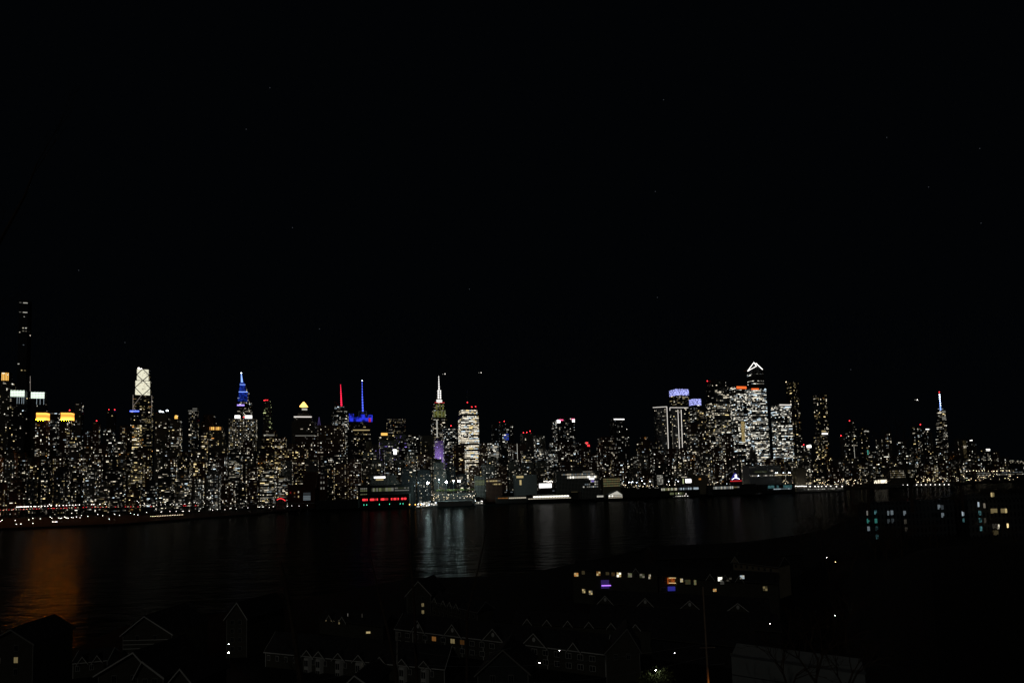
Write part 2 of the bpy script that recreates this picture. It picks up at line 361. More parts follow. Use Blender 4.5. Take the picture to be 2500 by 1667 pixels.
# glowing faceted tower
B = T([(334, 366, 902), (330, 370, 930), (325, 374, 966)], 1000, 'glass', 'stepped tower whose glowing top tiers carry dark diamond bracing', 'o', .45, 'y', pent=False, dr=.45, th=26)
for ti in (0, 1):
    panel(B, 'lit_glass', ti, 0, .02, .98, .02, .97, 'glow_white', .4, .8); panel(B, 'lit_glass', ti, 1, .03, .97, .02, .97, 'glow_white' if ti == 0 else 'glow_dim', .4, .8)
    o, u, n, L, z0, z1 = face(B, ti, 0); m = MB(); H = z1 - z0; q = o + n * 1.2
    P = [q + u*L*a + Vector((0, 0, z0 + H*b)) for a, b in ((0, .5), (.5, 1), (1, .5), (.5, 0), (0, .5))]
    for a, b in zip(P, P[1:]): m.tube(a, b, 1.6, 1.6, 4)
    for a in (0, 1): m.tube(q + u*L*a + Vector((0, 0, z0)), q + u*L*a + Vector((0, 0, z1)), 1.2, 1.2, 4)
    m.tube(q + Vector((0, 0, z0)), q + u*L + Vector((0, 0, z0)), 1.3, 1.3, 4); m.build('bracing', 'dark_metal', B.root)
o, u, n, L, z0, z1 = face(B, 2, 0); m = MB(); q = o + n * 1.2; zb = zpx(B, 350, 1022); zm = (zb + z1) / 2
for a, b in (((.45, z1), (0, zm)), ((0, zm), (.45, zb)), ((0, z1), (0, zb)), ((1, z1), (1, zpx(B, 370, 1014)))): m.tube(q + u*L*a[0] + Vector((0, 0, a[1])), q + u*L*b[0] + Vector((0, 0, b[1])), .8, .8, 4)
m.build('lit_bracing', 'edge_dim', B.root)  # steel that only reflects light; its glow is put in as emission
for p in ((339, 899), (345, 901)): MB().ball(at(p[0], p[1], B.D), 4.5, .8).build('roof_light', 'bulb_white', B.root)
B = T([(317, 346, 1004)], 700, 'glass', 'tower with a bright blue light bar along its roof edge', 'r', .2, 'w', pent=False); panel_px(B, 'blue_light_bar', 0, 0, 0, 1, 1003, 1006, 'led_blue', .8, 1)
T([(322, 346, 1036)], 480, 'glass', 'tower with stacked cream lit floors under the glowing diamond tower', 'o', .9, 'y', .2)
B = T([(378, 416, 1010)], 520, 'stone', 'dark tower with two bluish white roof floodlights', 'r', .15, 'w')
for x, y, r in ((391, 1004, 4), (397, 1006, 4), (408, 1002, 4)): MB().ball(at(x, y, B.D), r, .7).build('roof_floodlight', 'bulb_cool', B.root)
beacon(B, 383, 1009)
B = T([(425, 438, 1013), (415, 445, 1023)], 460, 'stone', 'stepped tower topped by a small amber lit arch', 'o', .5, 'w', .05, pent=False)
m = MB(); o, u, n, L, z0, z1 = face(B, 0, 0); q = o + n*.3; zz = z0
pts = [q + u*L*.15 + Vector((0, 0, zz)), q + u*L*.85 + Vector((0, 0, zz))] + [q + u*(L*(.5 + .35*math.cos(t))) + Vector((0, 0, zz + (z1-z0)*(.5 + .45*math.sin(t)))) for t in [math.pi*i/8 for i in range(9)]]
m.prism(pts, n, .8).build('lit_arch', 'crown_gold', B.root)
B = T([(470, 484, 996), (459, 486, 1001)], 520, 'glass', 'tower whose stepped roof is striped by dim white light bands', 'r', .42, 'w', pent=False)
for y in (997.5, 1000.5, 1003.5): panel_px(B, 'light_band', 0 if y < 1001 else 1, 0, .02, .98, y-.8, y+.8, 'lit_n1')
bar(B, 'antenna', [(483, 996), (483, 989)], .6, 'steel')
B = T([(496, 526, 1014), (490, 530, 1030)], 560, 'brick', 'dark tower with two red roof beacons left of the dotted slab', 's', .06, 'w'); beacon(B, 498, 1025); beacon(B, 521, 1014)
B = T([(510, 547, 1042), (494, 549, 1052)], 330, 'stone', 'tower with a row of tall orange lit penthouse windows', 'r', .2, 'y')
for i in range(7): panel(B, 'orange_window', 0, 0, .05 + .135*i, .14 + .135*i, .15, .9, 'crown_gold' if i % 3 else 'lit_a2')
T([(496, 505, 1055), (490, 508, 1062)], 240, 'brick', 'narrow tower with one column of large cream windows', 'o', .7, 'y')
# blue spire tower and its slab
B = T([(586, 598, 934), (585.5, 601, 939), (584, 603, 948), (583, 608, 957), (581, 608.5, 968), (579, 616, 982)], 1350, 'glass', 'tapering tower with deep blue lit glass top and white needle spire', 'o', .6, 'w', .05, pent=False)
for ti in (0, 1, 2, 3, 4):
    for k in (0, 1): panel(B, 'blue_glass', ti, k, .02, .98, .0, .97, 'glass_blue', .5, .9)
for ti in (1, 3): panel(B, 'blue_light_bar', ti, 0, 0, 1, .86, 1, 'spire_blue', 1.2, 1)
m = MB(); m.tube(at(591, 936, B.D), at(589, 911, B.D), 5.5, 1.6, 8); m.build('spire', 'spire_blue', B.root)
MB().ball(at(589, 910.5, B.D), 3.5, .7).build('beacon', 'bulb_cool', B.root)
bar(B, 'roof_light', [(580, 971.5), (584, 971.5)], 1.3, 'lit_c2', -30)
panel(B, 'purple_light', 5, 0, 0, .55, .955, .97, 'lit_p3', .8, 1)
B = T([(557, 628, 1022)], 380, 'stone', 'broad slab tower dotted with even rows of windows and two white roof signs', 'd', .72, 'w', 0, pent=False, dr=.3)
panel_px(B, 'roof_sign', 0, 0, .24, .43, 1015, 1022, 'billboard', 1, 2); panel_px(B, 'roof_sign', 0, 0, .61, .86, 1015, 1022, 'billboard', 1, 2); beacon(B, 595, 1018)
for x in (563, 580, 594, 602, 618): beacon(B, x, 1066 if x in (563, 580, 618) else 1075, r=1.3)
B = T([(646, 661, 978), (642, 664, 992)], 900, 'stone', 'slim dark tower with a cluster of red beacons on top', 'o', .28, 'g', pent=False)
for x in (645, 649, 653): beacon(B, x, 977)
T([(628, 636, 1064), (626, 638, 1076)], 260, 'concrete', 'thin pale grey tower left of the warm lit block', 's', .03, 'c')
B = T([(640, 676, 1051), (636, 700, 1068)], 300, 'brick', 'wide dark tower topped by a row of round dim lights', 'r', .3, 'y'); panel(B, 'lit_row', 0, 0, .1, .9, .2, .4, 'lit_n1')
T([(670, 692, 1070)], 180, 'brick', 'block with three rows of bright peach windows near its top', 'o', .75, 'y', .1)
# pyramid
B = T([(737, 751, 995), (726, 760, 1010), (718, 764, 1019), (712, 772, 1030)], 420, 'stone', 'stone tower topped by a glowing amber pyramid roof', 'r', .07, 'w', pent=False)
m = MB(); a, b, c_, d_ = [Vector((at(x, 993, B.D).x, B.D + dy, zpx(B, 742, 993))) for x, dy in ((733, -9), (750, -9), (750, 9), (733, 9))]
ap = at(741.5, 981, B.D); e, f_, g, h = [ap + Vector((sx*1.8, sy*1.8, 0)) for sx, sy in ((-1, -1), (1, -1), (1, 1), (-1, 1))]
m.v = [tuple(x) for x in (a, b, c_, d_, e, f_, g, h)]; m.f = [(0, 1, 5, 4), (1, 2, 6, 5), (2, 3, 7, 6), (3, 0, 4, 7), (4, 5, 6, 7), (3, 2, 1, 0)]; m.build('pyramid_roof', 'pyramid_amber', B.root)
panel(B, 'light_row', 0, 0, .0, 1, .55, .85, 'lit_n2', .6); panel_px(B, 'light_line', 2, 0, 0, 1, 1018, 1020.5, 'edge_led', .8); panel_px(B, 'light_line', 2, 1, 0, 1, 1018, 1020.5, 'edge_led', .8)
B = T([(720, 778, 1063)], 300, 'brick', 'wide brick block with a dotted light line at the top below the pyramid', 'r', .25, 'n'); panel_px(B, 'light_line', 0, 0, 0.02, .9, 1064, 1066, 'lit_n1')
T([(704, 742, 1084), (690, 752, 1096)], 150, 'brick', 'stepped apartment block packed with yellow windows left below the pyramid', 'r', .6, 'y')
B = T([(774, 786, 1046)], 520, 'concrete', 'small tower carrying a violet lattice mast', None, pent=False); bar(B, 'mast', [(775, 1046), (779, 1018)], .9, 'lit_p1'); bar(B, 'mast', [(783, 1046), (779, 1018)], .9, 'lit_p1')
B = T([(772, 843, 1040)], 260, 'brick', 'broad dark tower edged by a string of red roof lights', 'r', .36, 'w', .05, dr=.4)
for x in (778, 785, 794, 799, 811, 815, 819, 825, 832, 838): beacon(B, x, 1042 - (x-778)*.06, r=1.0)
# red spire tower
B = T([(816, 842, 992), (810, 847, 1003), (808, 850, 1014)], 820, 'glass', 'angular glass tower with a tall red lit spire', 'o', .55, 'n', pent=False)
m = MB().prism([at(816, 992, B.D-20), at(828, 992, B.D-20), at(816, 980, B.D-20)], (0, 1, 0), 20); m.build('roof_peak', 'glass', B.root)
MB().tube(at(834, 1000, B.D), at(831.5, 938, B.D), 4.0, .9, 8).build('spire', 'spire_red', B.root); MB().tube(at(831.5, 938, B.D), at(831, 923, B.D), .9, .5, 5).build('antenna', 'steel', B.root)
# blue mast tower
B = T([(877, 896, 1006), (852, 905, 1031)], 520, 'glass', 'square tower with blue floodlit crown and a tall blue mast', 'o', .32, 'y', pent=False)
MB().tube(at(886, 1008, B.D), at(884.5, 966, B.D), 2.8, 1.8, 8).tube(at(884.5, 966, B.D), at(884, 929, B.D), 1.4, .8, 8).build('mast', 'mast_blue', B.root); beacon(B, 884, 929, 'bulb_cool', 1.2)
bar(B, 'antenna_frame', [(876, 1017), (876, 1004), (895, 1004), (895, 1017)], .5, 'lit_c0', -12)
m = MB()
for x, y in ((852, 1012), (862, 1021), (872, 1019), (880, 1014), (888, 1022), (898, 1015)):
    m.box(at(x, y, B.D-28), (1, 0, 0), (0, 1, 0), 9*B.D/F, 14, zpx(B, x, 1031), zpx(B, x, y))
m.build('blue_crown', 'flood_blue', B.root)  # blue floodlighting put into the crown blocks as emission
m = MB().box(at(900, 1027, B.D-30), (1, 0, 0), (0, 1, 0), 5*B.D/F, 2, zpx(B, 900, 1032), zpx(B, 900, 1023)); m.build('red_sign', 'lit_r2', B.root)
panel_px(B, 'light_band', 1, 0, .05, .95, 1050.5, 1052.5, 'lit_y2', .5)
T([(848, 862, 1050)], 420, 'glass', 'narrow dark tower with two red lights squeezed between the two mast towers', 's', .2, 'w')
T([(893, 908, 1078)], 200, 'beige_wall', 'plain olive stone shaft below the blue crowned tower', 's', .12, 'w')
B = T([(944, 990, 1023)], 600, 'glass', 'square glass tower with faintly outlined top and bright floors below', 'o', .62, 'y')
B = T([(930, 946, 1056), (925, 962, 1066)], 330, 'stone', 'stepped tower with a small orange glowing top', 'o', .3, 'w', pent=False); panel(B, 'orange_top', 0, 0, .0, 1, .3, .9, 'crown_gold')
B = T([(926, 975, 1077)], 240, 'concrete', 'broad block with violet tinted lit floors and a blazing white sign', 'o', .6, 'p'); panel_px(B, 'white_sign', 0, 0, .66, .84, 1098, 1110, 'billboard', 1.2, 2)
T([(968, 992, 1062), (966, 994, 1085)], 270, 'concrete', 'violet washed tower right beside the broad block', 'o', .35, 'p')
T([(990, 1026, 1062)], 420, 'glass', 'flat topped office tower with three dim lit floors', 'o', .5, 'n')
T([(904, 926, 1086)], 420, 'concrete', 'low tower with small violet lights left of the orange topped tower', 's', .3, 'p')
T([(1026, 1058, 1064)], 360, 'stone', 'dim brown stone tower left of the white spired stepped tower', 'r', .2, 'y')
# stepped white-spired
B = T([(1067, 1077, 953), (1063, 1080, 975), (1059, 1085, 983), (1055, 1089, 1001), (1052, 1092, 1020)], 1250, 'stone', 'stepped tower with white lit needle spire and yellow floodlit shoulders', 'o', .5, 'w', pent=False)
MB().tube(at(1072, 954, B.D), at(1071, 917, B.D), 3.6, 1.2, 8).build('spire', 'mast_white', B.root)
panel(B, 'lit_mast', 0, 0, .05, .4, 0, 1, 'mast_white', .5); panel(B, 'lit_mast', 0, 0, .6, .95, 0, 1, 'mast_white', .5); panel(B, 'lit_mast', 1, 0, .05, .95, .0, .8, 'mast_white', .6)
panel(B, 'red_light_line', 2, 0, 0, 1, .9, 1, 'lit_r2', 1); 
for u in (.1, .42, .75): panel(B, 'floodlit_column', 2, 0, u, u+.16, 0, .7, 'flood_yellow', .8); panel(B, 'floodlit_column', 3, 0, u-.05, u+.2, 0, .8, 'flood_yellow', .8)  # yellow floodlight on the stone, built into emissive panels
panel_px(B, 'floodlit_column', 4, 0, .26, .33, 1026, 1068, 'lit_n2', .9)
for u in (.0, .3, .6, .85): panel(B, 'floodlit_column', 3, 0, u, u+.1, 0, .9, 'lit_g1', .9)
B = T([(1064, 1078, 1070), (1059, 1083, 1076)], 560, 'concrete', 'stepped tower bathed in violet light under the white spire', 'r', .5, 'p', pent=False)
VIOLET = B
T([(1081, 1117, 1046)], 460, 'glass', 'office tower full of bright white floors right of the white spired tower', 'o', .66, 'n', .05); beacon(TODO[-1][0], 1101, 1039)
B = T([(1120, 1166, 1001), (1118, 1169, 1016), (1133, 1169, 1086)], 620, 'glass', 'brightest banded office tower with a thin dark roof mast', 'o', .97, 'w', .5, pent=False)
bar(B, 'antenna', [(1141, 1001), (1141, 951)], 1.0, 'steel'); beacon(B, 1141, 982); beacon(B, 1152, 993); beacon(B, 1161, 992)
T([(1104, 1134, 1088)], 280, 'brick', 'brick tower with warm dots left of the brightest banded tower', 'r', .45, 'y')
T([(1084, 1105, 1108)], 320, 'concrete', 'low violet tinted office block beside the violet tower', 'o', .45, 'p')
T([(1200, 1213, 1036)], 700, 'glass', 'narrow tower with white dotted side beneath one red light', 'r', .5, 'n'); beacon(TODO[-1][0], 1205, 1041)
B = T([(1217, 1254, 1031)], 620, 'glass', 'dark tower with a blue glowing patch of windows', 'r', .2, 'n')
for i in range(3):
    for j in range(4): panel_px(B, 'blue_window', 0, 0, .2 + .13*i, .3 + .13*i, 1060 + j*4, 1062.5 + j*4, 'lit_b2' if (i+j) % 3 else 'lit_c1')
for x, y in ((1220, 1031), (1231, 1028), (1238, 1030)): beacon(B, x, y)
B = T([(1188, 1218, 1081)], 300, 'stone', 'block with a bright gridded lit facade under a dim roof line', 'o', .95, 'n', .1)
T([(1169, 1190, 1082)], 200, 'brick', 'apartment tower just right of the brightest banded tower', 'r', .4, 'm')
B = T([(1240, 1284, 1084)], 160, 'brick', 'dark apartment slab with one continuous vertical string of lights', 'r', .36, 'n'); panel_px(B, 'light_string', 0, 0, .38, .41, 1084, 1150, 'lit_n2')
B = T([(1270, 1302, 1058)], 380, 'concrete', 'blocky dark tower with a row of red roof beacons', 'r', .12, 'w', pent=False); [beacon(B, x, y) for x, y in ((1278, 1056), (1286, 1055), (1294, 1052), (1297, 1058))]
T([(1302, 1331, 1064)], 200, 'stone', 'apartment tower peppered with cool white windows left of the pink edged tower', 'r', .5, 'n')
B = T([(1360, 1395, 1021), (1346, 1404, 1026)], 420, 'glass', 'wide tower with pink and white glowing roof corners', 'r', .45, 'n', .05)
panel_px(B, 'roof_glow', 1, 0, 0, .18, 1027, 1034, 'billboard', 1); panel_px(B, 'pink_edge', 1, 0, .1, .34, 1026, 1028.5, 'pink', 1.4); panel_px(B, 'roof_glow', 1, 0, .84, .97, 1025, 1032, 'billboard', 1); panel_px(B, 'pink_edge', 1, 0, .8, .96, 1024, 1026, 'pink', 1.4)
for x in (1388, 1393): beacon(B, x, 1020, 'beacon_red', 1.2)
T([(1340, 1400, 1080)], 180, 'brick', 'broad apartment slab in front of the pink edged tower', 'r', .38, 'n')
B = T([(1404, 1441, 1079)], 260, 'brick', 'apartment tower with a red glowing rooftop sign', 'r', .4, 'n'); panel_px(B, 'red_sign', 0, 0, .58, .78, 1080, 1084, 'lit_r3', 1.5); panel_px(B, 'red_sign', 0, 0, .72, .92, 1086, 1091, 'lit_r3', 1.5)
B = T([(1488, 1524, 1023)], 420, 'glass', 'tall dark tower drawn by a single white line along its roof', 'r', .22, 'n', pent=False); panel_px(B, 'roof_light_line', 0, 0, 0, 1, 1023.5, 1025.5, 'led_white', 1)
T([(1523, 1536, 1042)], 440, 'glass', 'narrow companion tower touching the roof lined tower', 'r', .25, 'n')
T([(1459, 1500, 1068), (1455, 1508, 1090)], 240, 'brick', 'stepped apartment tower with two short vertical light strings', 'r', .42, 'w')
B = T([(1562, 1582, 1066), (1552, 1592, 1078)], 320, 'brick', 'stepped tower with a dim orange lamp at its peak', 'r', .32, 'w'); panel(B, 'orange_lamp', 0, 0, .35, .65, .5, .9, 'lit_a1')
# outlined pair + led crowns
B = T([(1634, 1681, 951)], 620, 'glass', 'tallest tower of the left group, crowned by a sparkling blue white light screen', 'o', .45, 'y', pent=False); 
for k in (0, 1): panel_px(B, 'led_screen', 0, k, 0, 1, 952, 967, 'led_crown', .8, 1.2)
B = T([(1681, 1711, 974)], 640, 'glass', 'tower with the smaller sparkling blue white light screen', 'o', .5, 'n', pent=False)
for k in (0, 1): panel_px(B, 'led_screen', 0, k, 0, 1, 975, 990, 'led_crown', .8, 1.2)
B = T([(1595, 1631, 994)], 300, 'glass', 'dark tower outlined in white along the roof and right edge', 'r', .33, 'w', pent=False, dr=.25)
bar(B, 'outline_light', [(1594, 994.5), (1628, 992.5), (1634, 1150)], 1.0, 'edge_led', -20)
B = T([(1635, 1680, 995)], 300, 'glass', 'dark tower with two long vertical white light lines', 'r', .36, 'w', pent=False, dr=.25)
bar(B, 'outline_light', [(1635.5, 1002), (1635.5, 994.5), (1680, 995)], 1.0, 'edge_led', -22); bar(B, 'vertical_light', [(1655, 1000), (1661, 1146)], 1.0, 'edge_led', -30); bar(B, 'vertical_light', [(1663, 1000), (1668, 1146)], 1.0, 'edge_led', -30); bar(B, 'vertical_light', [(1641, 1030), (1645, 1146)], .5, 'lit_w1', -30)
B = T([(1699, 1722, 1000)], 480, 'stone', 'stone tower with orange lit top floors behind the screen crowned pair', 'o', .55, 'y'); beacon(B, 1711, 1000)
T([(1676, 1704, 1035)], 200, 'brick', 'apartment tower at the foot of the smaller screen crowned tower', 'r', .42, 'w')
T([(1690, 1730, 1052)], 120, 'brick', 'wide apartment tower before the orange topped stone tower', 'r', .35, 'w')
B = T([(1725, 1772, 930), (1723, 1789, 946), (1722, 1790, 984)], 820, 'glass', 'big bulky tower with a diagonal streak of lit floors across its top', 'o', .86, 'w', .10)
B.skip = 2
m = [(1726 + i*6.6, 958 + i*2.3) for i in range(7)]
for i, (x, y) in enumerate(m): panel_px(B, 'lit_floor', 1, 0, (x-1724)/64., (x-1724)/64.+.1, y-1, y+1.6, 'lit_w2', .9)
beacon(B, 1727, 930)
B = T([(1780, 1822, 944)], 760, 'glass', 'office tower capped by a red orange glowing band', 'o', .75, 'n', .22, pent=False); panel_px(B, 'orange_band', 0, 0, .05, 1, 945, 951, 'crown_orange', 1); 
m = panel_px(B, 'gold_shaft', 0, 0, .3, .62, 1030, 1080, 'gold_dim', 1)
B = T([(1823, 1864, 904), (1821, 1871, 949), (1817, 1877, 1040)], 560, 'glass', 'highest tower of the right group with a white lit triangle peak', 'o', .92, 'n', .24, pent=False, dr=.5, th=8)
z = zpx(B, 1843, 904); c0 = B.D - 22
m = MB().prism([Vector((at(1824, 904, c0).x, c0, z)), Vector((at(1863, 902, c0).x, c0, z)), at(1841, 884, c0)], (0, 1, 0), 30); m.build('roof_peak', 'glass', B.root)
bar(B, 'triangle_light', [(1825, 906), (1840.5, 884.5), (1847, 893.5), (1826, 905.5)], 1.1, 'led_white', -24); bar(B, 'edge_light', [(1845, 886), (1862, 902)], 1.3, 'led_white', -24)
panel_px(B, 'orange_band', 1, 0, .03, .5, 949.5, 953, 'crown_orange', 1)
for k in (0, 1):
    for y0_, y1_ in ((905, 914), (918, 931), (940, 948)): panel_px(B, 'dark_floors', 0, k, 0, 1, y0_, y1_, 'dark_metal', 1.1)
B = T([(1881, 1932, 989)], 480, 'glass', 'square office tower under a crisp white roof line right of the peak', 'o', .82, 'n', .2, pent=False); panel_px(B, 'roof_light_line', 0, 0, 0, 1, 989, 991.5, 'edge_led', 1)
B = T([(1917, 1951, 932), (1919, 1952, 952)], 760, 'glass', 'tall thin dark tower with two pale beacons on its roof corners', 'r', .40, 'y', pent=False); beacon(B, 1919, 932, 'bulb_warm', 1); beacon(B, 1948, 932, 'bulb_warm', 1)
B = T([(1984, 2019, 964), (1985, 2023, 1062)], 420, 'glass', 'isolated tall tower cut by one bright white band halfway down', 'r', .5, 'y', 0); panel_px(B, 'bright_band', 0, 0, 0.02, .75, 1058, 1061, 'led_white', 1); panel_px(B, 'bright_band', 0, 0, 0.02, .5, 1052, 1055, 'lit_y2', 1)
B = T([(1960, 1980, 1085)], 360, 'stone', 'short tower wearing a white glowing box crown with red beacon', 'r', .5, 'w', pent=False); panel_px(B, 'lit_crown', 0, 0, 0, 1, 1087, 1093, 'led_white', 1); panel_px(B, 'lit_crown', 0, 0, .5, .95, 1085, 1087, 'lit_n2', 1); beacon(B, 1962, 1085)
T([(1936, 1968, 1114)], 260, 'stone', 'low office block of peach lit windows left of the box crowned tower', 'o', .8, 'y', .05)
B = T([(2068, 2088, 1030), (2062, 2092, 1046)], 520, 'glass', 'peaked apartment tower with a vertical string of lights on its lower edge', 'r', .42, 'w'); beacon(B, 2074, 1027); panel_px(B, 'light_string', 1, 0, .35, .39, 1085, 1152, 'lit_n2')
T([(2050, 2066, 1066)], 460, 'stone', 'small tower with dense white windows left of the peaked apartment tower', 'r', .55, 'w'); beacon(TODO[-1][0], 2053, 1063)
B = T([(2096, 2121, 1045)], 560, 'glass', 'tower with teal glowing window stack and a red roof beacon', 'r', .42, 'y'); beacon(B, 2117, 1045); panel_px(B, 'white_row', 0, 0, .05, .95, 1052, 1054.5, 'lit_n2')
for y in (1099, 1103, 1107): panel_px(B, 'teal_window', 0, 0, .42, .62, y, y+2.8, 'lit_t2')
T([(2137, 2158, 1072)], 500, 'stone', 'left one of a low hazy pair of stone towers with cream windows', 'r', .5, 'w')
T([(2160, 2176, 1055)], 640, 'stone', 'right one of a low hazy pair, taller and narrower', 'r', .4, 'w')
T([(2188, 2212, 1078)], 500, 'stone', 'low tower with a cluster of white roof lights', 'r', .4, 'n')
B = T([(2225, 2250, 1042)], 1500, 'glass', 'downtown tower with a brightly lit top below one red beacon', 'r', .6, 'w', .05); beacon(B, 2247, 1036)
B = T([(2250, 2268, 1045)], 1600, 'glass', 'downtown tower with a short white roof line', 'r', .45, 'w', pent=False); panel_px(B, 'roof_light_line', 0, 0, 0, 1, 1047, 1049, 'led_white', 1)
T([(2266, 2276, 1056)], 1500, 'stone', 'small narrow tower just left of the downtown spire tower', 'r', .45, 'w')
B = T([(2286, 2308, 1002), (2285, 2311, 1030), (2284, 2314, 1070), (2283, 2318, 1110)], 3000, 'glass', 'tapering downtown tower with a blue white beaded spire', 'o', .72, 'w', pent=False, dr=.9)
MB().tube(at(2296.5, 1003, B.D), at(2293.5, 962, B.D), 5, 2.2, 8).build('spire', 'spire_blue', B.root)
for i in range(6): MB().ball(at(2293.7 + i*.4, 963 + i*5.3, B.D), 5).build('spire_light', 'bulb_cool', B.root)
MB().ball(at(2293.2, 957, B.D), 4.5).build('beacon', 'beacon_red', B.root); bar(B, 'roof_ring', [(2290, 998), (2302, 998)], 2, 'lit_c2')
panel_px(B, 'lit_mast_band', 0, 0, .02, .98, 1003, 1008, 'lit_n1', 1); panel_px(B, 'lit_mast_band', 0, 0, .02, .98, 1018, 1025, 'lit_n1', 1)
T([(2330, 2341, 1071)], 1500, 'stone', 'narrow tower at the left edge of the gold faced block', 'r', .5, 'w')
B = T([(2340, 2358, 1074)], 1400, 'beige_wall', 'gold faced block with one cream lit floor band', None); panel_px(B, 'gold_facade', 0, 0, .05, .95, 1076, 1120, 'lit_y0', .8); panel_px(B, 'lit_band', 0, 0, .05, .95, 1088, 1093.5, 'lit_w2', 1.2)
B = T([(2358, 2374, 1073)], 1450, 'glass', 'dark tower with a white roof line right of the gold faced block', 'r', .35, 'w', pent=False); panel_px(B, 'roof_light_line', 0, 0, .05, .95, 1074, 1076, 'led_white', 1)
B = T([(2376, 2384, 1083)], 1450, 'stone', 'tiny tower with a lit cap among the far downtown blocks', 'r', .5, 'w')
B = T([(2393, 2417, 1095)], 1300, 'glass', 'squat dark tower topped with a double white line', 'r', .15, 'y', pent=False); panel_px(B, 'roof_light_line', 0, 0, 0, 1, 1096, 1097, 'led_white', 1); panel_px(B, 'roof_light_line', 0, 0, .05, .95, 1099, 1100.3, 'led_white', 1)
B = T([(2153, 2262, 1111)], 380, 'concrete', 'long low office building with stretched white window bands', 'o', .85, 'n', .05, dr=.3, pent=False)
T([(2255, 2290, 1136)], 200, 'stone', 'block with bright cream lit floors below the downtown spire', 'o', .9, 'y', .1)
T([(2120, 2152, 1112)], 200, 'concrete', 'low block with a square white lamp left of the long office building', 'o', .6, 'w')
T([(2296, 2332, 1108)], 500, 'brick', 'dim reddish block just right of the downtown spire tower', 'r', .2, 'a')
# ------------------------------------------------------------------ lesser blocks of the skyline
LM = [(62, 'slenderest dark tower'), (105, 'left amber crowned tower'), (165, 'right amber crowned tower'), (267, 'bright slab tower'), (350, 'glowing diamond tower'), (431, 'amber arch tower'),
      (471, 'striped roof tower'), (528, 'orange windowed tower'), (595, 'blue spired tower'), (652, 'slim red beaconed tower'), (741, 'amber pyramid tower'), (826, 'red spired tower'), (884, 'blue masted tower'),
      (955, 'white sign block'), (1072, 'white spired tower'), (1142, 'brightest banded tower'), (1203, 'gridded bright block'), (1240, 'blue patched tower'), (1290, 'blocky red beaconed tower'), (1375, 'pink edged tower'), (1425, 'red rooftop sign'),
      (1505, 'white roof lined tower'), (1571, 'orange peaked tower'), (1614, 'white outlined tower'), (1657, 'light screen crowned tower'), (1711, 'orange topped stone tower'), (1756, 'diagonally lit tower'), (1801, 'red orange capped tower'),
      (1845, 'triangle peaked tower'), (1906, 'white lined square tower'), (1941, 'thin pale beaconed tower'), (2003, 'isolated banded tower'), (2077, 'peaked apartment tower'), (2109, 'teal windowed tower'), (2168, 'hazy stone pair'),
      (2237, 'bright topped downtown tower'), (2297, 'downtown spire tower'), (2349, 'gold faced block'), (2405, 'double lined squat tower')]
ORD = ['first', 'second', 'third', 'fourth', 'fifth', 'sixth', 'seventh', 'eighth', 'ninth', 'tenth']
INF = []
def infill(xa, xb, lo, hi, wl, wh, off, rowname, dens, tints, styles='rrro', bright=0):
    x = xa
    while x < xb:
        w = wl + (wh - wl) * rnd(); y = lo + (hi - lo) * rnd()
        INF.append((x, x + w, y, off + rnd() * 18, rowname, dens * (.6 + .8 * rnd()), random.choice(tints), random.choice(styles), bright)); x += w * (1.0 + .18 * rnd())
infill(-30, 335, 1070, 1118, 26, 42, 165, 'rear', .3, 'mwy'); infill(-25, 335, 1105, 1150, 22, 36, 85, 'middle', .45, 'mmwy'); infill(-20, 330, 1140, 1195, 24, 44, 18, 'front', .33, 'mwy')
infill(335, 705, 1068, 1112, 24, 40, 165, 'rear', .33, 'mwy'); infill(338, 705, 1100, 1142, 22, 36, 85, 'middle', .5, 'mmwny', bright=.04); infill(332, 690, 1138, 1190, 22, 42, 18, 'front', .5, 'mwn', bright=.04)
infill(745, 895, 1092, 1130, 24, 38, 130, 'middle', .4, 'mw'); infill(790, 880, 1120, 1165, 22, 34, 40, 'front', .35, 'mwy')
infill(908, 1060, 1100, 1130, 20, 32, 110, 'middle', .48, 'mw'); infill(905, 1065, 1130, 1168, 24, 36, 30, 'front', .3, 'mwn')
infill(1062, 1200, 1135, 1160, 20, 34, 60, 'front', .28, 'mw'); infill(1168, 1345, 1092, 1128, 20, 34, 90, 'middle', .5, 'mwn'); infill(1175, 1600, 1122, 1150, 24, 38, 20, 'front', .36, 'mwn', 'r')
infill(1300, 1600, 1085, 1125, 18, 32, 130, 'middle', .45, 'mwn', 'r'); infill(1590, 1830, 1058, 1105, 20, 32, 90, 'middle', .46, 'mwn'); infill(1600, 1815, 1105, 1145, 24, 38, 15, 'front', .45, 'mw', bright=.04)
infill(1825, 2130, 1100, 1132, 18, 34, 130, 'middle', .5, 'mwy'); infill(1950, 2330, 1122, 1152, 22, 40, 20, 'front', .46, 'mwyn'); infill(2125, 2300, 1088, 1122, 16, 30, 300, 'middle', .5, 'mwn')
infill(2262, 2450, 1095, 1128, 16, 28, 500, 'middle', .4, 'mw'); infill(2330, 2520, 1126, 1146, 22, 36, 150, 'front', .35, 'mwn', 'r')
INF.sort(key=lambda q: q[0]); cnt = {}
used = {}
def free(D, cx, hw):      # keep footprints apart
    return all(not (abs(D - d) < 26 and abs(cx - c) < (hw + h) * .96) for d, c, h in used.get('f', []))
for B_ in [t[0] for t in TODO]:
    used.setdefault('f', []).append((B_.D, B_.tiers[-1][4], B_.tiers[-1][2] / 2))
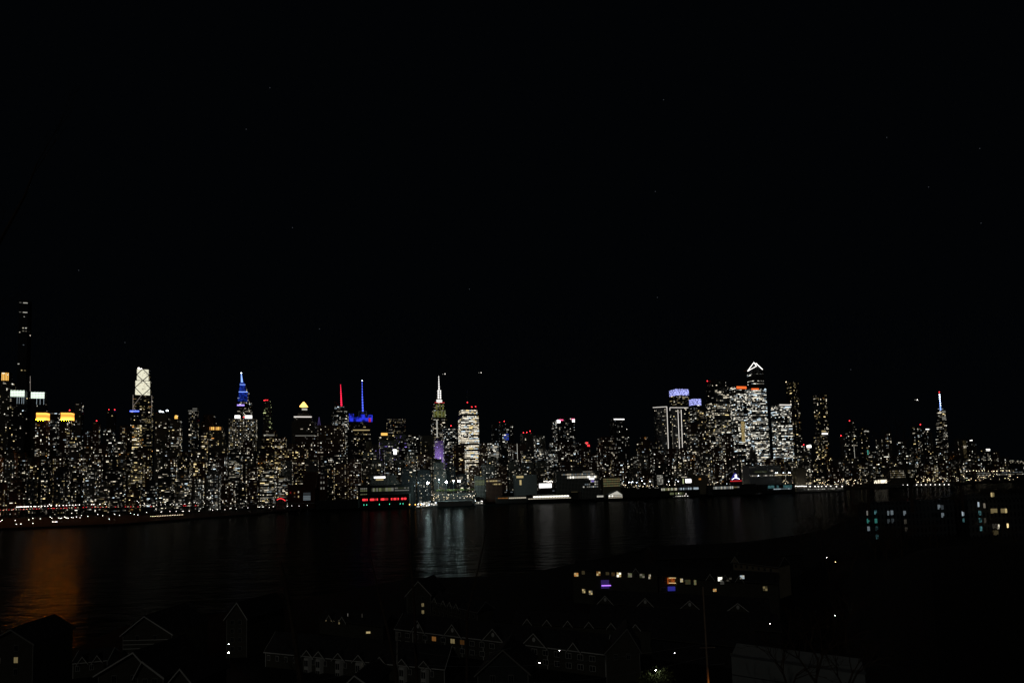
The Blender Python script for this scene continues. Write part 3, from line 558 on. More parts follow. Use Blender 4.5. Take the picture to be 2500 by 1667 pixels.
for (a, b, y, off, rn, dens, tint, sty, br) in INF:
    lm = min(LM, key=lambda l: abs(l[0] - (a + b) / 2)); key = (lm[1], rn); k = cnt.get(key, 0); cnt[key] = k + 1
    mat = random.choice(('brick', 'stone', 'brick', 'concrete', 'glass')) if sty == 'r' else random.choice(('glass', 'concrete'))
    kind = {'r': 'apartment block', 'o': 'office block'}[sty]; tw = {'m': 'mixed', 'w': 'cream', 'y': 'yellow', 'n': 'white'}[tint]
    lab = '%s %s, %s windows, %s from left, %s row under the %s' % (mat, kind, tw, ORD[min(k, 9)], rn, lm[1])
    if rnd() < .45: q = (b - a) * .22 * rnd(); tiers = [(a + q, b - (b - a) * .25 * rnd(), y), (a, b, y + 5 + 12 * rnd())]
    else: tiers = [(a, b, y)]
    D = lerp(BASE, (a + b) / 2) + off; hw = (b - a) * D / F / 2; cx = ray((a + b) / 2, y); cxx = cx.x / cx.y * D; tr = 0
    while not free(D, cxx, hw) and tr < 14: D += 9; tr += 1; cxx = cx.x / cx.y * D
    used['f'].append((D, cxx, hw))
    B = tower(tiers, 0, mat, lab, D=D, dr=.55 + .3 * rnd(), name='apartment_block' if sty == 'r' else 'office_block', cat='block', bmax=24)
    TODO.append((B, sty if sty == 'r' else 'o', dens + (.15 if sty == 'o' else 0), tint, br))
# ------------------------------------------------------------------ waterfront buildings and piers (px boxes at real depth)
def shed(label, x0, x1, yt, D, mat, name='pier_shed', cat='pier building', th=4, dr=.5, gz=GZ, bmax=60, occ=True):
    return tower([(x0, x1, yt)], 0, mat, label, D=D, th=th, dr=dr, name=name, cat=cat, pent=False, gz=gz, bmax=bmax, occ=occ)
def win_row(B, k, ua, ub, n, y0, y1, mats, gap=.25, name='lit_window', ti=0):
    for i in range(n):
        w = (ub - ua) / n; m = random.choice(mats) if isinstance(mats, (list, tuple)) else mats
        if m: panel_px(B, name, ti, k, ua + w * (i + gap / 2), ua + w * (i + 1 - gap / 2), y0, y1, m, .25, .5)
B = shed('long dark pier building with five groups of glowing red windows', 878, 1003, 1206, 1262, 'pier_wall', gz=2.2, dr=.3)
for a, b, n in ((885, 898, 5), (904, 924, 8), (930, 950, 8), (957, 977, 8), (983, 996, 5)): win_row(B, 0, (a-878)/125., (b-878)/125., n, 1215, 1220, ['lit_r3', 'lit_r2'], .14)
for x in (888, 895, 927, 953, 980, 987): panel_px(B, 'wall_lamp', 0, 0, (x-878)/125., (x-877)/125., 1228, 1231, 'bulb_green', .5)
for x in (1000, 1014, 1028): MB().ball(at(x, 1231, 1225), 1.3).build('dock_lamp', 'bulb_amber', B.root)
shed('unlit low pier shed stretching left of the red windowed pier building', 772, 880, 1220, 1280, 'pier_wall', gz=2.2, dr=.3)
B = shed('pale glass fronted depot behind the red windowed pier', 874, 1012, 1183, 1345, 'pier_wall', 'depot_building', 'depot')
win_row(B, 0, .04, .17, 4, 1189, 1192, 'lit_n1'); win_row(B, 0, .04, .17, 4, 1194, 1197, 'lit_g1'); win_row(B, 0, .04, .17, 4, 1203, 1208, 'lit_g1'); win_row(B, 0, .25, .66, 18, 1190, 1198, ['lit_g1', 'lit_g1', 'lit_n1', 'lit_g0'], .1); win_row(B, 0, .68, .95, 9, 1190, 1193, ['lit_g0', 'lit_n1'], .2); win_row(B, 0, .68, .95, 9, 1196, 1198, 'lit_n1', .1)
B = shed('long roofed block with two bars of peach light above the depot', 905, 950, 1160, 1390, 'concrete', 'depot_building', 'depot'); panel_px(B, 'light_bar', 0, 0, .2, .85, 1163, 1167, 'billboard', .4); panel_px(B, 'light_bar', 0, 0, .3, .75, 1169, 1172, 'lit_y2', .4)
B = tower([(744, 776, 1152), (702, 778, 1182)], 0, 'brick_red', 'old brick powerhouse with a tall gridded window', D=1335, th=4, dr=.5, name='powerhouse', cat='powerhouse', pent=False)
for i in range(7):
    for j in range(5): panel_px(B, 'window_pane', 1, 0, .58 + i*.038, .612 + i*.038, 1202 + j*3.8, 1205.2 + j*3.8, 'lit_c1' if j > 1 else 'lit_c0')
for x, y, m in ((709, 1201, 'lit_r1'), (720, 1202, 'lit_a1'), (731, 1200, 'lit_w2'), (731, 1211, 'lit_y2'), (720, 1211, 'lit_w0')): panel_px(B, 'lit_window', 1, 0, (x-702)/76., (x-699)/76., y-2, y+2, m)
for x in (784, 792):
    pass
B = shed('brown block with a few tall pale windows right of the powerhouse', 776, 800, 1160, 1345, 'brick_red', 'warehouse', 'warehouse')
for x, y in ((.3, 1163), (.6, 1163), (.3, 1175), (.6, 1175), (.3, 1189), (.6, 1189)): panel_px(B, 'lit_window', 0, 0, x, x+.16, y, y+5, 'lit_n1' if y > 1170 else 'lit_n0')
B = shed('low building wearing a small red neon arc near the riverside', 672, 700, 1214, 1300, 'concrete', 'restaurant', 'restaurant'); bar(B, 'neon_arc', [(676, 1220), (681, 1217), (686, 1216), (691, 1218), (697, 1222)], .9, 'lit_r3', -25)
B = shed('grey green facade with three rows of small windows beside the park', 1158, 1184, 1162, 1370, 'concrete', 'warehouse', 'warehouse'); [win_row(B, 0, .05, .95, 5, y, y+2.5, 'lit_g1') for y in (1172, 1176, 1181)]
B = shed('low block with two rows of cream windows right of the green facade', 1186, 1226, 1167, 1375, 'brick', 'warehouse', 'warehouse'); win_row(B, 0, .02, .9, 9, 1172, 1175, ['lit_y2', 'lit_w1']); win_row(B, 0, .4, .95, 6, 1180, 1183, ['lit_y1', 'lit_y2'])
B = shed('pale grey rounded warehouse with yellow lit strips', 1252, 1310, 1159, 1400, 'pale_panel', 'warehouse', 'warehouse'); panel_px(B, 'lit_strip', 0, 0, .12, .42, 1161, 1166, 'lit_y2', .4); panel_px(B, 'lit_strip', 0, 0, .25, .33, 1171, 1183, 'lit_y2', .4)
B = shed('blazing white riverside billboard with rows of lamps above it', 1314, 1348, 1178, 1400, 'dark_metal', 'billboard', 'billboard', dr=.1); panel_px(B, 'screen', 0, 0, .05, .95, 1180, 1190, 'billboard', .4)
for i in range(9): MB().ball(at(1328 + i*2.6, 1174 + 2*rnd(), 1400), .9).build('lamp', 'bulb_white', B.root)
B = shed('wide office hall with two bright rows of cool and warm windows', 1350, 1462, 1149, 1430, 'concrete', 'office_hall', 'office'); win_row(B, 0, .25, .95, 22, 1162, 1167, ['lit_n2', 'lit_w2', 'lit_n3'], .15); win_row(B, 0, .12, .9, 20, 1156, 1159, ['lit_c1', 'lit_w1', 'lit_w2']); win_row(B, 0, .62, .85, 8, 1151, 1153, ['lit_w1', 'lit_n1'], .2)
B = shed('block with bluish lit office windows and a small violet sign', 1415, 1466, 1170, 1410, 'concrete', 'office_hall', 'office'); [win_row(B, 0, .05, .97, 9, y, y+3, ['lit_c1', 'lit_n2', None, 'lit_n1']) for y in (1174, 1180, 1186)]; panel_px(B, 'violet_sign', 0, 0, .5, .66, 1172, 1176, 'lit_p2', .5); panel_px(B, 'white_sign', 0, 0, .42, .66, 1166, 1170, 'billboard', .5)
B = shed('parking structure with four decks of dim yellow light', 1466, 1514, 1165, 1412, 'beige_wall', 'parking_garage', 'garage'); [win_row(B, 0, .03, .98, 10, y, y+2.6, ['lit_y1', 'lit_y1', 'lit_g1'], .2) for y in (1168, 1173, 1178.5, 1184)]
B = shed('long pier terminal lined with bright white glazed bays', 1284, 1398, 1206, 1330, 'pier_wall', gz=1.5, dr=.25); win_row(B, 0, .13, .92, 13, 1209, 1213, 'lit_n3', .12, 'glazed_bay'); win_row(B, 0, .02, .96, 16, 1214.5, 1216.3, 'lit_w2', .1, 'lower_light')
B = shed('low pier platform with a thin lit line left of the glazed terminal', 1210, 1285, 1211, 1332, 'pier_deck', gz=1.2, dr=.3); win_row(B, 0, .42, .99, 9, 1213.5, 1216.3, 'lit_w2', .1, 'lower_light'); win_row(B, 0, .06, .4, 8, 1213.5, 1215.5, 'lit_a2', .6, 'lamp')
B = shed('ferry terminal with a white floodlit gable roof at the pier end', 1478, 1520, 1207, 1330, 'pier_wall', gz=1.5, dr=.7, th=6, name='ferry_terminal', cat='terminal')
o, u, n, L, z0, z1 = face(B, 0, 0); q = o + n*.2 + Vector((0, 0, z1)); pk = (zpx(B, 1503, 1197) - z1)
MB().prism([q - u*1, q + u*(L+1), q + u*(L*.62) + Vector((0, 0, pk))], -n, B.tiers[0][3]).build('gable_roof', 'pale_panel', B.root)
MB().prism([q + u*1, q + u*(L-1), q + u*(L*.62) + Vector((0, 0, pk-1))], n, .4).build('lit_gable', 'lit_n2', B.root)
win_row(B, 0, .02, .98, 9, 1208, 1211.5, ['lit_n3', 'lit_n2', 'lit_w2'], .15); win_row(B, 0, .0, 1, 6, 1213, 1214.5, 'lit_w2', .1)
B = shed('small lit pavilion left of the white gabled ferry terminal', 1454, 1474, 1207, 1335, 'pier_wall', gz=1.5); win_row(B, 0, .05, .95, 5, 1209, 1213, 'lit_n2', .15)
B = shed('low shed with a brown lit roof between the two bright terminals', 1390, 1412, 1199, 1400, 'pier_wall'); panel_px(B, 'lit_front', 0, 0, .1, .9, 1199.5, 1201, 'lit_y0', .4)
B = shed('low dark bulkhead shed running behind the bright terminals', 1120, 1660, 1194, 1425, 'pier_wall', dr=.03); win_row(B, 0, .2, 1, 60, 1195.5, 1197, [None, None, 'lit_n1', 'lit_c1', None], .3)
B = shed('pier shed with yellow and teal lit upper floor glazing', 1602, 1708, 1187, 1440, 'pier_wall', gz=1.5, dr=.3); win_row(B, 0, .02, .42, 14, 1190, 1195.5, ['lit_w2', 'lit_y1', 'lit_n2', 'lit_g1'], .12); win_row(B, 0, .45, .82, 12, 1190, 1195, ['lit_c1', 'lit_c2', 'lit_c0'], .15); win_row(B, 0, .84, .97, 4, 1190, 1195, 'lit_c2', .1); win_row(B, 0, .2, .6, 12, 1201, 1206, ['lit_g0', 'lit_g1', None], .2)
B = shed('dark hulled museum pier with pale lit glazing strip', 1724, 1845, 1182, 1460, 'pier_wall', gz=1.5, dr=.3); win_row(B, 0, .02, .48, 18, 1186, 1192, ['lit_n1', 'lit_n2', 'lit_c1'], .15); win_row(B, 0, .5, .62, 5, 1187, 1190, ['lit_n1', 'lit_y1'], .2)
B = shed('small stage pyramid glowing blue above a red light strip', 1782, 1808, 1170, 1470, 'dark_metal', name='light_pyramid', cat='attraction', gz=10, dr=.3)
o, u, n, L, z0, z1 = face(B, 0, 0); q = o + u*(L*.5) + n*.3; m = MB(); ap = q + Vector((0, 0, zpx(B, 1795, 1154)))
m.prism([q - u*L*.42 + Vector((0, 0, z1+.1)), q + u*L*.42 + Vector((0, 0, z1+.1)), ap], -n, 8).build('blue_pyramid', 'blue_glow', B.root)
MB().box(q - u*2.6 + n*.3, u, n, 5, .5, zpx(B, 1795, 1166), zpx(B, 1795, 1158)).build('white_screen', 'billboard', B.root)
for i in range(7): MB().ball(q + n*.8 + u*(-11+3.4*i) + Vector((0, 0, z1 + 1.2 + (3-abs(i-3))*1.3)), .8).build('lamp', 'bulb_cool', B.root)
panel_px(B, 'red_strip', 0, 0, -.12, 1.12, 1172, 1175, 'lit_r2', .6)
B = shed('broad pale convention hall with a long dim light strip', 1812, 1906, 1136, 1520, 'pale_panel', 'convention_hall', 'hall', dr=.4); panel_px(B, 'light_strip', 0, 0, .16, .55, 1150, 1153, 'lit_g0', .4); win_row(B, 0, .02, .95, 30, 1159, 1162, ['lit_w1', 'lit_n2', None], .4); panel_px(B, 'lit_door', 0, 0, .68, .75, 1148, 1151, 'lit_w2', .4); panel_px(B, 'light_strip', 0, 0, .0, .2, 1139, 1141, 'lit_n0', .4)
B = shed('olive walled windowless block right of the convention hall', 1934, 1966, 1142, 1500, 'beige_wall', 'warehouse', 'warehouse')
B = shed('beige walled building with a small golden window pair', 1690, 1726, 1160, 1500, 'beige_wall', 'warehouse', 'warehouse'); win_row(B, 0, .3, .5, 2, 1167, 1171, 'lit_a2', .3); 
B = shed('tall narrow beige shaft left of the golden window building', 1680, 1692, 1146, 1500, 'beige_wall', 'warehouse', 'warehouse')
B = shed('grey block ruled with seven short white light lines', 1600, 1619, 1158, 1490, 'concrete', 'office_hall', 'office'); [win_row(B, 0, .05, .95, 4, 1160 + 3.4*i, 1161.6 + 3.4*i, ['lit_n1', 'lit_n2'], .15) for i in range(7)]
B = shed('low block beside a blinding white loading door', 1655, 1688, 1160, 1480, 'concrete', 'warehouse', 'warehouse'); win_row(B, 0, .1, .6, 5, 1163, 1165, 'lit_w2', .1); panel_px(B, 'lit_door', 0, 0, .2, .3, 1168, 1180, 'lit_g2', .4); panel_px(B, 'lit_door', 0, 0, .45, .95, 1169, 1178, 'billboard', .4)
# arched hangar
Bh = thing('arched_hangar', 'arched roof hangar on the pier glowing teal at its base', 'hangar', at_z(1885, 1196, 2)); Dh = Bh.location.y
m = MB(); P = [at(1846 + i*8.4, 1181 - 22 * math.sin(math.pi*i/9)**.8, Dh) for i in range(10)]; P = [Vector((p.x, Dh, p.z)) for p in P]
m.prism([Vector((P[0].x, Dh, 2))] + P + [Vector((P[-1].x, Dh, 2))], (0, 1, 0), 60).build('arched_shell', 'pier_wall', Bh)
MB().prism([p + Vector((0, -.4, -3)) for p in P[1:-1]] + [Vector((P[-2].x, Dh-.4, 12)), Vector((P[1].x, Dh-.4, 12))], (0, 1, 0), .3).build('ribbed_front', 'pale_panel', Bh)
B = shed('glassy teal lit boathouse at the foot of the hangar', 1846, 1940, 1182, 1480, 'pier_wall', gz=1.5, dr=.3, name='boathouse', cat='boathouse'); win_row(B, 0, .05, .98, 14, 1184, 1191, ['teal_dim', 'teal_dim', None], .1); win_row(B, 0, .35, .9, 10, 1192, 1194, ['lit_c2', 'lit_c1'], .1)
B = shed('white pier deck with a long row of big glowing lamps', 1936, 2060, 1184, 1500, 'pier_deck', gz=1.5, dr=.2)
for x in list(range(1938, 1970, 5)) + [1978, 1990, 1998, 2006, 2017, 2028, 2042, 2056]: MB().ball(at(x, 1186 + rnd(), 1480), 1.6, .7).build('lamp', 'bulb_white', B.root)
win_row(B, 0, .1, .98, 20, 1192, 1194, [None, 'lit_n1', 'lit_n2'], .35)
B = shed('low riverside hall with a dazzling cream glass front', 2118, 2166, 1166, 1620, 'concrete', 'exhibition_hall', 'hall'); win_row(B, 0, .05, .95, 12, 1171, 1179, ['lit_w3', 'lit_w2', 'lit_w3'], .15, 'glazed_bay')
B = shed('classical low block with a dotted grid of cream windows', 2155, 2230, 1140, 1700, 'stone', 'apartment_block', 'block', dr=.3); [win_row(B, 0, .03, .97, 18, y, y+2.2, ['lit_y1', 'lit_w1', None, 'lit_w2'], .5) for y in (1148, 1153, 1158, 1163)]
B = shed('pier with continuous bright lamps below the downtown towers', 2310, 2520, 1155, 1980, 'dark_metal', gz=1.5, dr=.08)
for i in range(16): MB().ball(at(2352 + i*7.4 + 3*rnd(), 1148 + 2 * rnd(), 1950), .7 + .7 * rnd(), .7).build('lamp', 'bulb_warm', B.root)
win_row(B, 0, .25, .98, 30, 1153, 1154.5, ['lit_c1', 'lit_n1', None], .3); win_row(B, 0, .3, .98, 30, 1158, 1159.5, ['lit_w1', 'lit_n2', None], .3)
B = shed('dark seawall promenade deck dotted with evenly spaced lamps at far right', 2120, 2330, 1181, 1640, 'pier_deck', gz=1.5, dr=.1, name='promenade_deck', cat='promenade')
for i in range(18): MB().ball(at(2126 + i*11.2, 1184 - .1*i, 1625), 1.3, .7).build('lamp', 'bulb_white', B.root)
B = shed('riverside park pier slab faintly lit teal', 1068, 1152, 1222, 1262, 'pale_panel', gz=1.0, dr=.2, name='park_pier', cat='pier')
# ------------------------------------------------------------------ windows (pass 2)
OCC.sort()
for (B, sty, dens, tint, br) in TODO: windows(B, sty, dens, tint, br)
print('objects after windows', len(bpy.data.objects))
# ------------------------------------------------------------------ ground, water, hills
def flat(name, pts, z, mat, thick=0):
    m = MB(); m.prism([(x, y, z) for x, y in pts], (0, 0, -1), thick or .5); return struct(m.build(name, mat))
def ratio(px, D, z):
    d = ray(px, 1165); return d.x / d.y * D
pts = [(ratio(px, D, 0), D) for px, D in SHORE]
flat('manhattan_ground', pts + [(30000, 9000), (30000, 16000), (-30000, 16000), (-9000, 2000)], GZ, 'asphalt', 5)
w = bpy.data.materials.new('river_water'); w.use_nodes = True; nt = w.node_tree; N = nt.nodes; L = nt.links; N.remove(N['Principled BSDF'])
gl = N.new('ShaderNodeBsdfGlossy'); gl.inputs['Roughness'].default_value = .12; gl.inputs['Color'].default_value = (1, 1, 1, 1); df = N.new('ShaderNodeBsdfDiffuse'); df.inputs['Color'].default_value = (.006, .009, .009, 1)
fr = N.new('ShaderNodeFresnel'); fr.inputs['IOR'].default_value = 1.33; mu = N.new('ShaderNodeMath'); mu.operation = 'MULTIPLY'; mu.inputs[1].default_value = WATER_K; L.new(fr.outputs[0], mu.inputs[0])
mx = N.new('ShaderNodeMixShader'); L.new(mu.outputs[0], mx.inputs[0]); L.new(df.outputs[0], mx.inputs[1]); L.new(gl.outputs[0], mx.inputs[2]); L.new(mx.outputs[0], N['Material Output'].inputs['Surface'])
tc = N.new('ShaderNodeTexCoord'); mp = N.new('ShaderNodeMapping'); mp.inputs['Scale'].default_value = (.3, .8, 1); L.new(tc.outputs['Object'], mp.inputs[0])
n1 = N.new('ShaderNodeTexNoise'); n1.inputs['Scale'].default_value = .22; n1.inputs['Detail'].default_value = 5; n1.inputs['Roughness'].default_value = .6; L.new(mp.outputs[0], n1.inputs['Vector'])
n2 = N.new('ShaderNodeTexNoise'); n2.inputs['Scale'].default_value = .08; n2.inputs['Detail'].default_value = 3; L.new(mp.outputs[0], n2.inputs['Vector'])
bp = N.new('ShaderNodeBump'); bp.inputs['Strength'].default_value = 1.0; bp.inputs['Distance'].default_value = .7; L.new(n1.outputs['Fac'], bp.inputs['Height'])
bp2 = N.new('ShaderNodeBump'); bp2.inputs['Strength'].default_value = .7; bp2.inputs['Distance'].default_value = 1.6; L.new(n2.outputs['Fac'], bp2.inputs['Height']); L.new(bp.outputs[0], bp2.inputs['Normal'])
L.new(bp2.outputs[0], gl.inputs['Normal']); L.new(bp2.outputs[0], fr.inputs['Normal']); MATS['river_water'] = w
m = MB(); m.v = [(-20000, -200, 0), (30000, -200, 0), (30000, 20000, 0), (-20000, 20000, 0)]; m.f = [(0, 1, 2, 3)]; struct(m.build('river_water', 'river_water'))
NJ = [(-300, 190), (0, 200), (180, 203), (300, 235), (600, 262), (1000, 333), (1250, 330), (1500, 405), (1850, 467), (1950, 500), (2080, 580), (2250, 740), (2450, 1000)]
YM = [(1850, 467), (1950, 500), (2080, 580), (2250, 740), (2450, 1000), (4000, 1100)]
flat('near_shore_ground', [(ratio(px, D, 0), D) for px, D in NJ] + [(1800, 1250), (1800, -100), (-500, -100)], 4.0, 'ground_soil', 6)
def sm(a, b, x): t = max(0, min(1, (x - a) / (b - a))); return t * t * (3 - 2 * t)
def hill_h(X, Y):
    px = CX + F * X / max(Y, 5); s = sm(1930, 2190, px)
    base = 2 + 24 * sm(1880, 2120, px) * (1 - sm(.8, 1.02, Y / lerp(YM, px))); near = 18 * sm(240, 130, Y) * sm(2000, 2250, px)
    return base + near + 1.5 * math.sin(X * .05) * math.cos(Y * .037) * s
m = MB(); NX, NY = 60, 50
for j in range(NY + 1):
    for i in range(NX + 1):
        Y = 45 + (1000 - 45) * (j / NY) ** 1.5; px = 1880 + (3600 - 1880) * i / NX; X = (px - CX) / F * Y; m.v.append((X, Y, hill_h(X, Y) if Y < lerp(YM, px) else -1.5))
for j in range(NY):
    for i in range(NX): k = j * (NX + 1) + i; m.f.append((k, k+1, k+NX+2, k+NX+1))
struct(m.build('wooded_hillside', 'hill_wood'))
m = MB(); k = 40       # far hills beyond the harbour on the right
for i in range(k + 1):
    X = 6000 + 9000 * i / k; z = 30 + 120 * sm(9000, 13500, X) * (.8 + .2 * math.sin(i * 1.3)); m.v += [(X, 12500, -2), (X, 12900, z), (X, 15000, z * .6)]
for i in range(k): q = i * 3; m.f += [(q, q+3, q+4, q+1), (q+1, q+4, q+5, q+2)]
struct(m.build('distant_hills', 'hill_wood'))
m = MB(); 
for i in range(70):
    x = 2395 + 110 * rnd(); y = 1117 + (x - 2395) * .06 + 8 * rnd() * rnd() + 2; m.ball(at(x, y, 12000), 5 + 4 * rnd())
o = m.build('distant_town_lights', 'lit_w2'); o['kind'] = 'stuff'; o['label'] = 'tiny lights of far towns scattered along the distant shore'; o['category'] = 'lights'
# river cliff under the camera
# ------------------------------------------------------------------ elevated highway
vx = [-260, -60, 0, 100, 200, 300, 400, 500, 600, 700, 760]; vy = [1259, 1249, 1246.5, 1243, 1240, 1238.5, 1237.5, 1234.5, 1231, 1228.5, 1227.5]
VP = [at_z(x, y, 20) for x, y in zip(vx, vy)]
root = thing('elevated_highway', 'long elevated highway carrying street lamps and red tail lights above the riverside', 'highway', (VP[0].x, VP[0].y, 3)); root['kind'] = 'structure'
m = MB(); rail = MB(); pil = MB()
for i, (a, b) in enumerate(zip(VP, VP[1:])):
    u = (b - a); u.z = 0; Ln = u.length; u.normalize(); n = Vector((-u.y, u.x, 0)); n = n if n.y > 0 else -n
    m.box(a, u, n, Ln, 26, 18.2, 20); rail.box(a - n*.02, u, n, Ln, .4, 20.01, 21)
    for t in range(int(Ln // 28)):
        pil.box(a + u*(t*28 + 6) + n*3, u, n, 1.6, 1.6, 3, 18.19); pil.box(a + u*(t*28 + 6) + n*20, u, n, 1.6, 1.6, 3, 18.19)
m.build('deck', 'pier_deck', root); rail.build('railing', 'steel', root); pil.build('pillars', 'pier_deck', root)
# ------------------------------------------------------------------ lamps, cars
def proto_lamp(h, mat, r=1.15):
    me1 = pmesh(MB().tube((0, 0, 0), (0, 0, h), .14, .1, 6).tube((0, 0, h), (0, -1.4, h + .3), .08, .08, 5).build('pole', 'steel')); me2 = pmesh(MB().ball((0, -1.4, h + .1), r, .6).build('lamp_head', mat)); return me1, me2
LP = {k: proto_lamp(h, m_, r) for k, (h, m_, r) in {'hw': (10, 'bulb_white', 1.15), 'pr': (8, 'bulb_white', .72), 'wa': (8, 'bulb_warm', .8), 'sm': (5, 'bulb_warm', .55), 'co': (9, 'bulb_cool', 1.5)}.items()}
def lamp_at(px, py, D, kind='pr', label='', group='', s=1, ground=3):
    h = {'hw': 10.1, 'pr': 8.1, 'wa': 8.1, 'sm': 5.1, 'co': 9.1}[kind]; p = at(px, py, D)
    r = thing('street_lamp', label, 'street lamp', (p.x, p.y, ground), group); H = max(3, p.z - ground)
    o = bpy.data.objects.new('pole', LP[kind][0]); C.objects.link(o); o.parent = r; o.scale = (1.3, 1, H / h)
    o = bpy.data.objects.new('lamp_head', LP[kind][1]); C.objects.link(o); o.parent = r; o.scale = (s, s, s); o.location = (0, 0, H - (h) * s)
def vdepth(x, y):
    return at_z(x, [b_ + (c_ - b_) * (x - a_) / (d_ - a_) for a_, d_, b_, c_ in zip(vx, vx[1:], vy, vy[1:]) if a_ <= x < d_][0], 20).y + 3
def place(name, meshes, names, loc, rz, label, cat, group, s=1):
    r = thing(name, label, cat, loc, group); r.rotation_euler = (0, 0, rz); r.scale = (s, s, s)
    for me, nn in zip(meshes, names):
        o = bpy.data.objects.new(nn, me); C.objects.link(o); o.parent = r
    return r
def lamp(px, py, ground, kind='pr', label='', group='', s=1):
    h = {'hw': 10.1, 'pr': 8.1, 'wa': 8.1, 'sm': 5.1, 'co': 9.1}[kind] * s; p = at_z(px, py, ground + h)
    return place('street_lamp', LP[kind], ('pole', 'lamp_head'), (p.x, p.y, ground), 0, label, 'street lamp', group, s)
hwx = [42, 45, 48, 51, 54, 57.5, 61, 64.5, 67.5, 71, 77, 84.5, 88, 95.5, 103, 110.5, 118, 122, 126, 139, 146, 155.5, 163.5, 171, 178.5, 185.5, 195, 225, 230, 245, 258]
for i, x in enumerate(hwx): lamp_at(x, 1237 - (x - 42) * .034 - (3.5 if i == 17 else 0), vdepth(x, 0), 'hw', ground=20, label= 'white street lamp in the bright row along the left stretch of elevated highway', group='lamps on the left highway stretch')
for x, y in ((336, 1223), (340, 1226), (343, 1232), (350, 1232.5), (354, 1231), (358, 1233), (362, 1233.5), (367, 1232), (383, 1231.8), (394, 1231.5), (404, 1231), (417, 1231), (433, 1230.5), (443, 1230), (452, 1229.5), (462, 1228), (475, 1226), (481, 1227), (500, 1228), (520, 1226.5), (545, 1226), (575, 1224), (600, 1223)):
    lamp_at(x, y, vdepth(x, 0), 'pr', 'white street lamp on the middle stretch of elevated highway', 'lamps on the middle highway stretch', .95, 20)
for x, y in ((3, 1272), (6.5, 1269), (39, 1269.5), (42, 1279), (53, 1278), (72, 1268), (82, 1276.5), (82, 1264.5), (100, 1265.5), (124, 1261.5), (128, 1264), (145, 1263.5), (149, 1264.3), (152, 1264), (159, 1261), (162, 1263), (165, 1263.5), (168, 1264), (176, 1262), (180, 1263), (188, 1261), (197, 1263), (200, 1257.5), (216, 1259.5), (240, 1255), (252, 1258), (281, 1254.5), (293, 1257), (320, 1251.5), (359, 1250), (268, 1266), (130, 1273), (133.5, 1273), (137, 1273), (140.5, 1273), (329, 1255), (338, 1256)):
    lamp(x, y, 3, 'pr', 'white lamp in the dark riverside park below the left highway stretch', 'lamps in the left riverside park')
for i in range(20): lamp(369 + i*4.1, 1260 - i*.23, 3, 'sm', 'small lamp in the closely spaced dotted line along the pier edge', 'closely spaced small pier lamps')
for x, y in ((396, 1248), (394, 1249), (416, 1247.5), (431, 1247.5), (446, 1247), (449, 1247.4), (463, 1247.5), (487, 1246.5), (520, 1244.5), (532, 1243), (550, 1243), (562, 1240.5), (565, 1240), (578, 1241.5), (606, 1239), (633, 1237.5), (635, 1236.5), (658, 1238), (668, 1236), (711, 1232.5), (713, 1234), (731, 1234.5), (751, 1233), (702, 1235)):
    lamp(x, y, 3, 'pr', 'round white promenade lamp mirrored in the river between highway and powerhouse', 'promenade lamps mirrored in the river')
gx = []
for i in range(48):
    x = 1052 + 110 * rnd(); y = 1204 + 16 * rnd(); lamp_at(x, y, 1286 + 8 * rnd(), 'sm' if rnd() < .7 else 'pr', 'one of many small lamps crowding the park plaza behind the white moored boats', 'park plaza lamps')
for i in range(28):
    x = 1530 + 420 * rnd(); y = yhor(x) + 26 + 7 * rnd(); lamp_at(x, y, lerp(SHORE, x) + 12, 'sm' if rnd() < .6 else 'pr', 'small waterfront street lamp between the pier sheds and the skyline', 'lamps behind the pier sheds')
for i in range(34):
    x = 1945 + 420 * rnd(); y = yhor(x) + 26 + 12 * rnd() ; lamp_at(x, y, lerp(SHORE, x) + 12, 'sm' if rnd() < .55 else 'pr', 'small street lamp in the dense lights at the foot of the right skyline', 'lamps below the right skyline', 1.25)
for x, y in ((1535, 1177), (1541, 1177), (1544, 1176), (1554, 1177), (1567, 1173.5), (1587, 1174.5), (1632, 1174.5), (1655.5, 1174.5), (1573, 1180), (1851, 1161), (1893, 1154), (1897, 1154), (1912, 1154), (1925, 1153), (1928, 1154)):
    lamp_at(x, y, 1440, 'co', 'large glaring lamp beside the wharf road, brighter than the lamps round it', 'glaring wharf lamps')
for i in range(16): lamp_at(1892 + i*2.6, 1158.5 + rnd(), 1500, 'sm', 'small lamp in the chain strung before the windowless olive block', 'chain of lamps by the olive block')
m = MB()
for i in range(260):
    k = rnd(); x = 1052 + 108 * rnd() if k < .2 else 1520 + 430 * rnd() if k < .45 else 1945 + 540 * rnd()
    y = 1203 + 18 * rnd() if k < .2 else yhor(x) + 25 + (9 if k < .45 else 15) * rnd(); p = at(x, y, lerp(SHORE, x) + (8 if k > .2 else -5) + 6 * rnd()); m.ball(p, .5 + .5 * rnd(), .6)
o = m.build('street_lights', 'bulb_warm'); o['kind'] = 'stuff'; o['label'] = 'countless distant street lights strung along the far waterfront'; o['category'] = 'street lights'
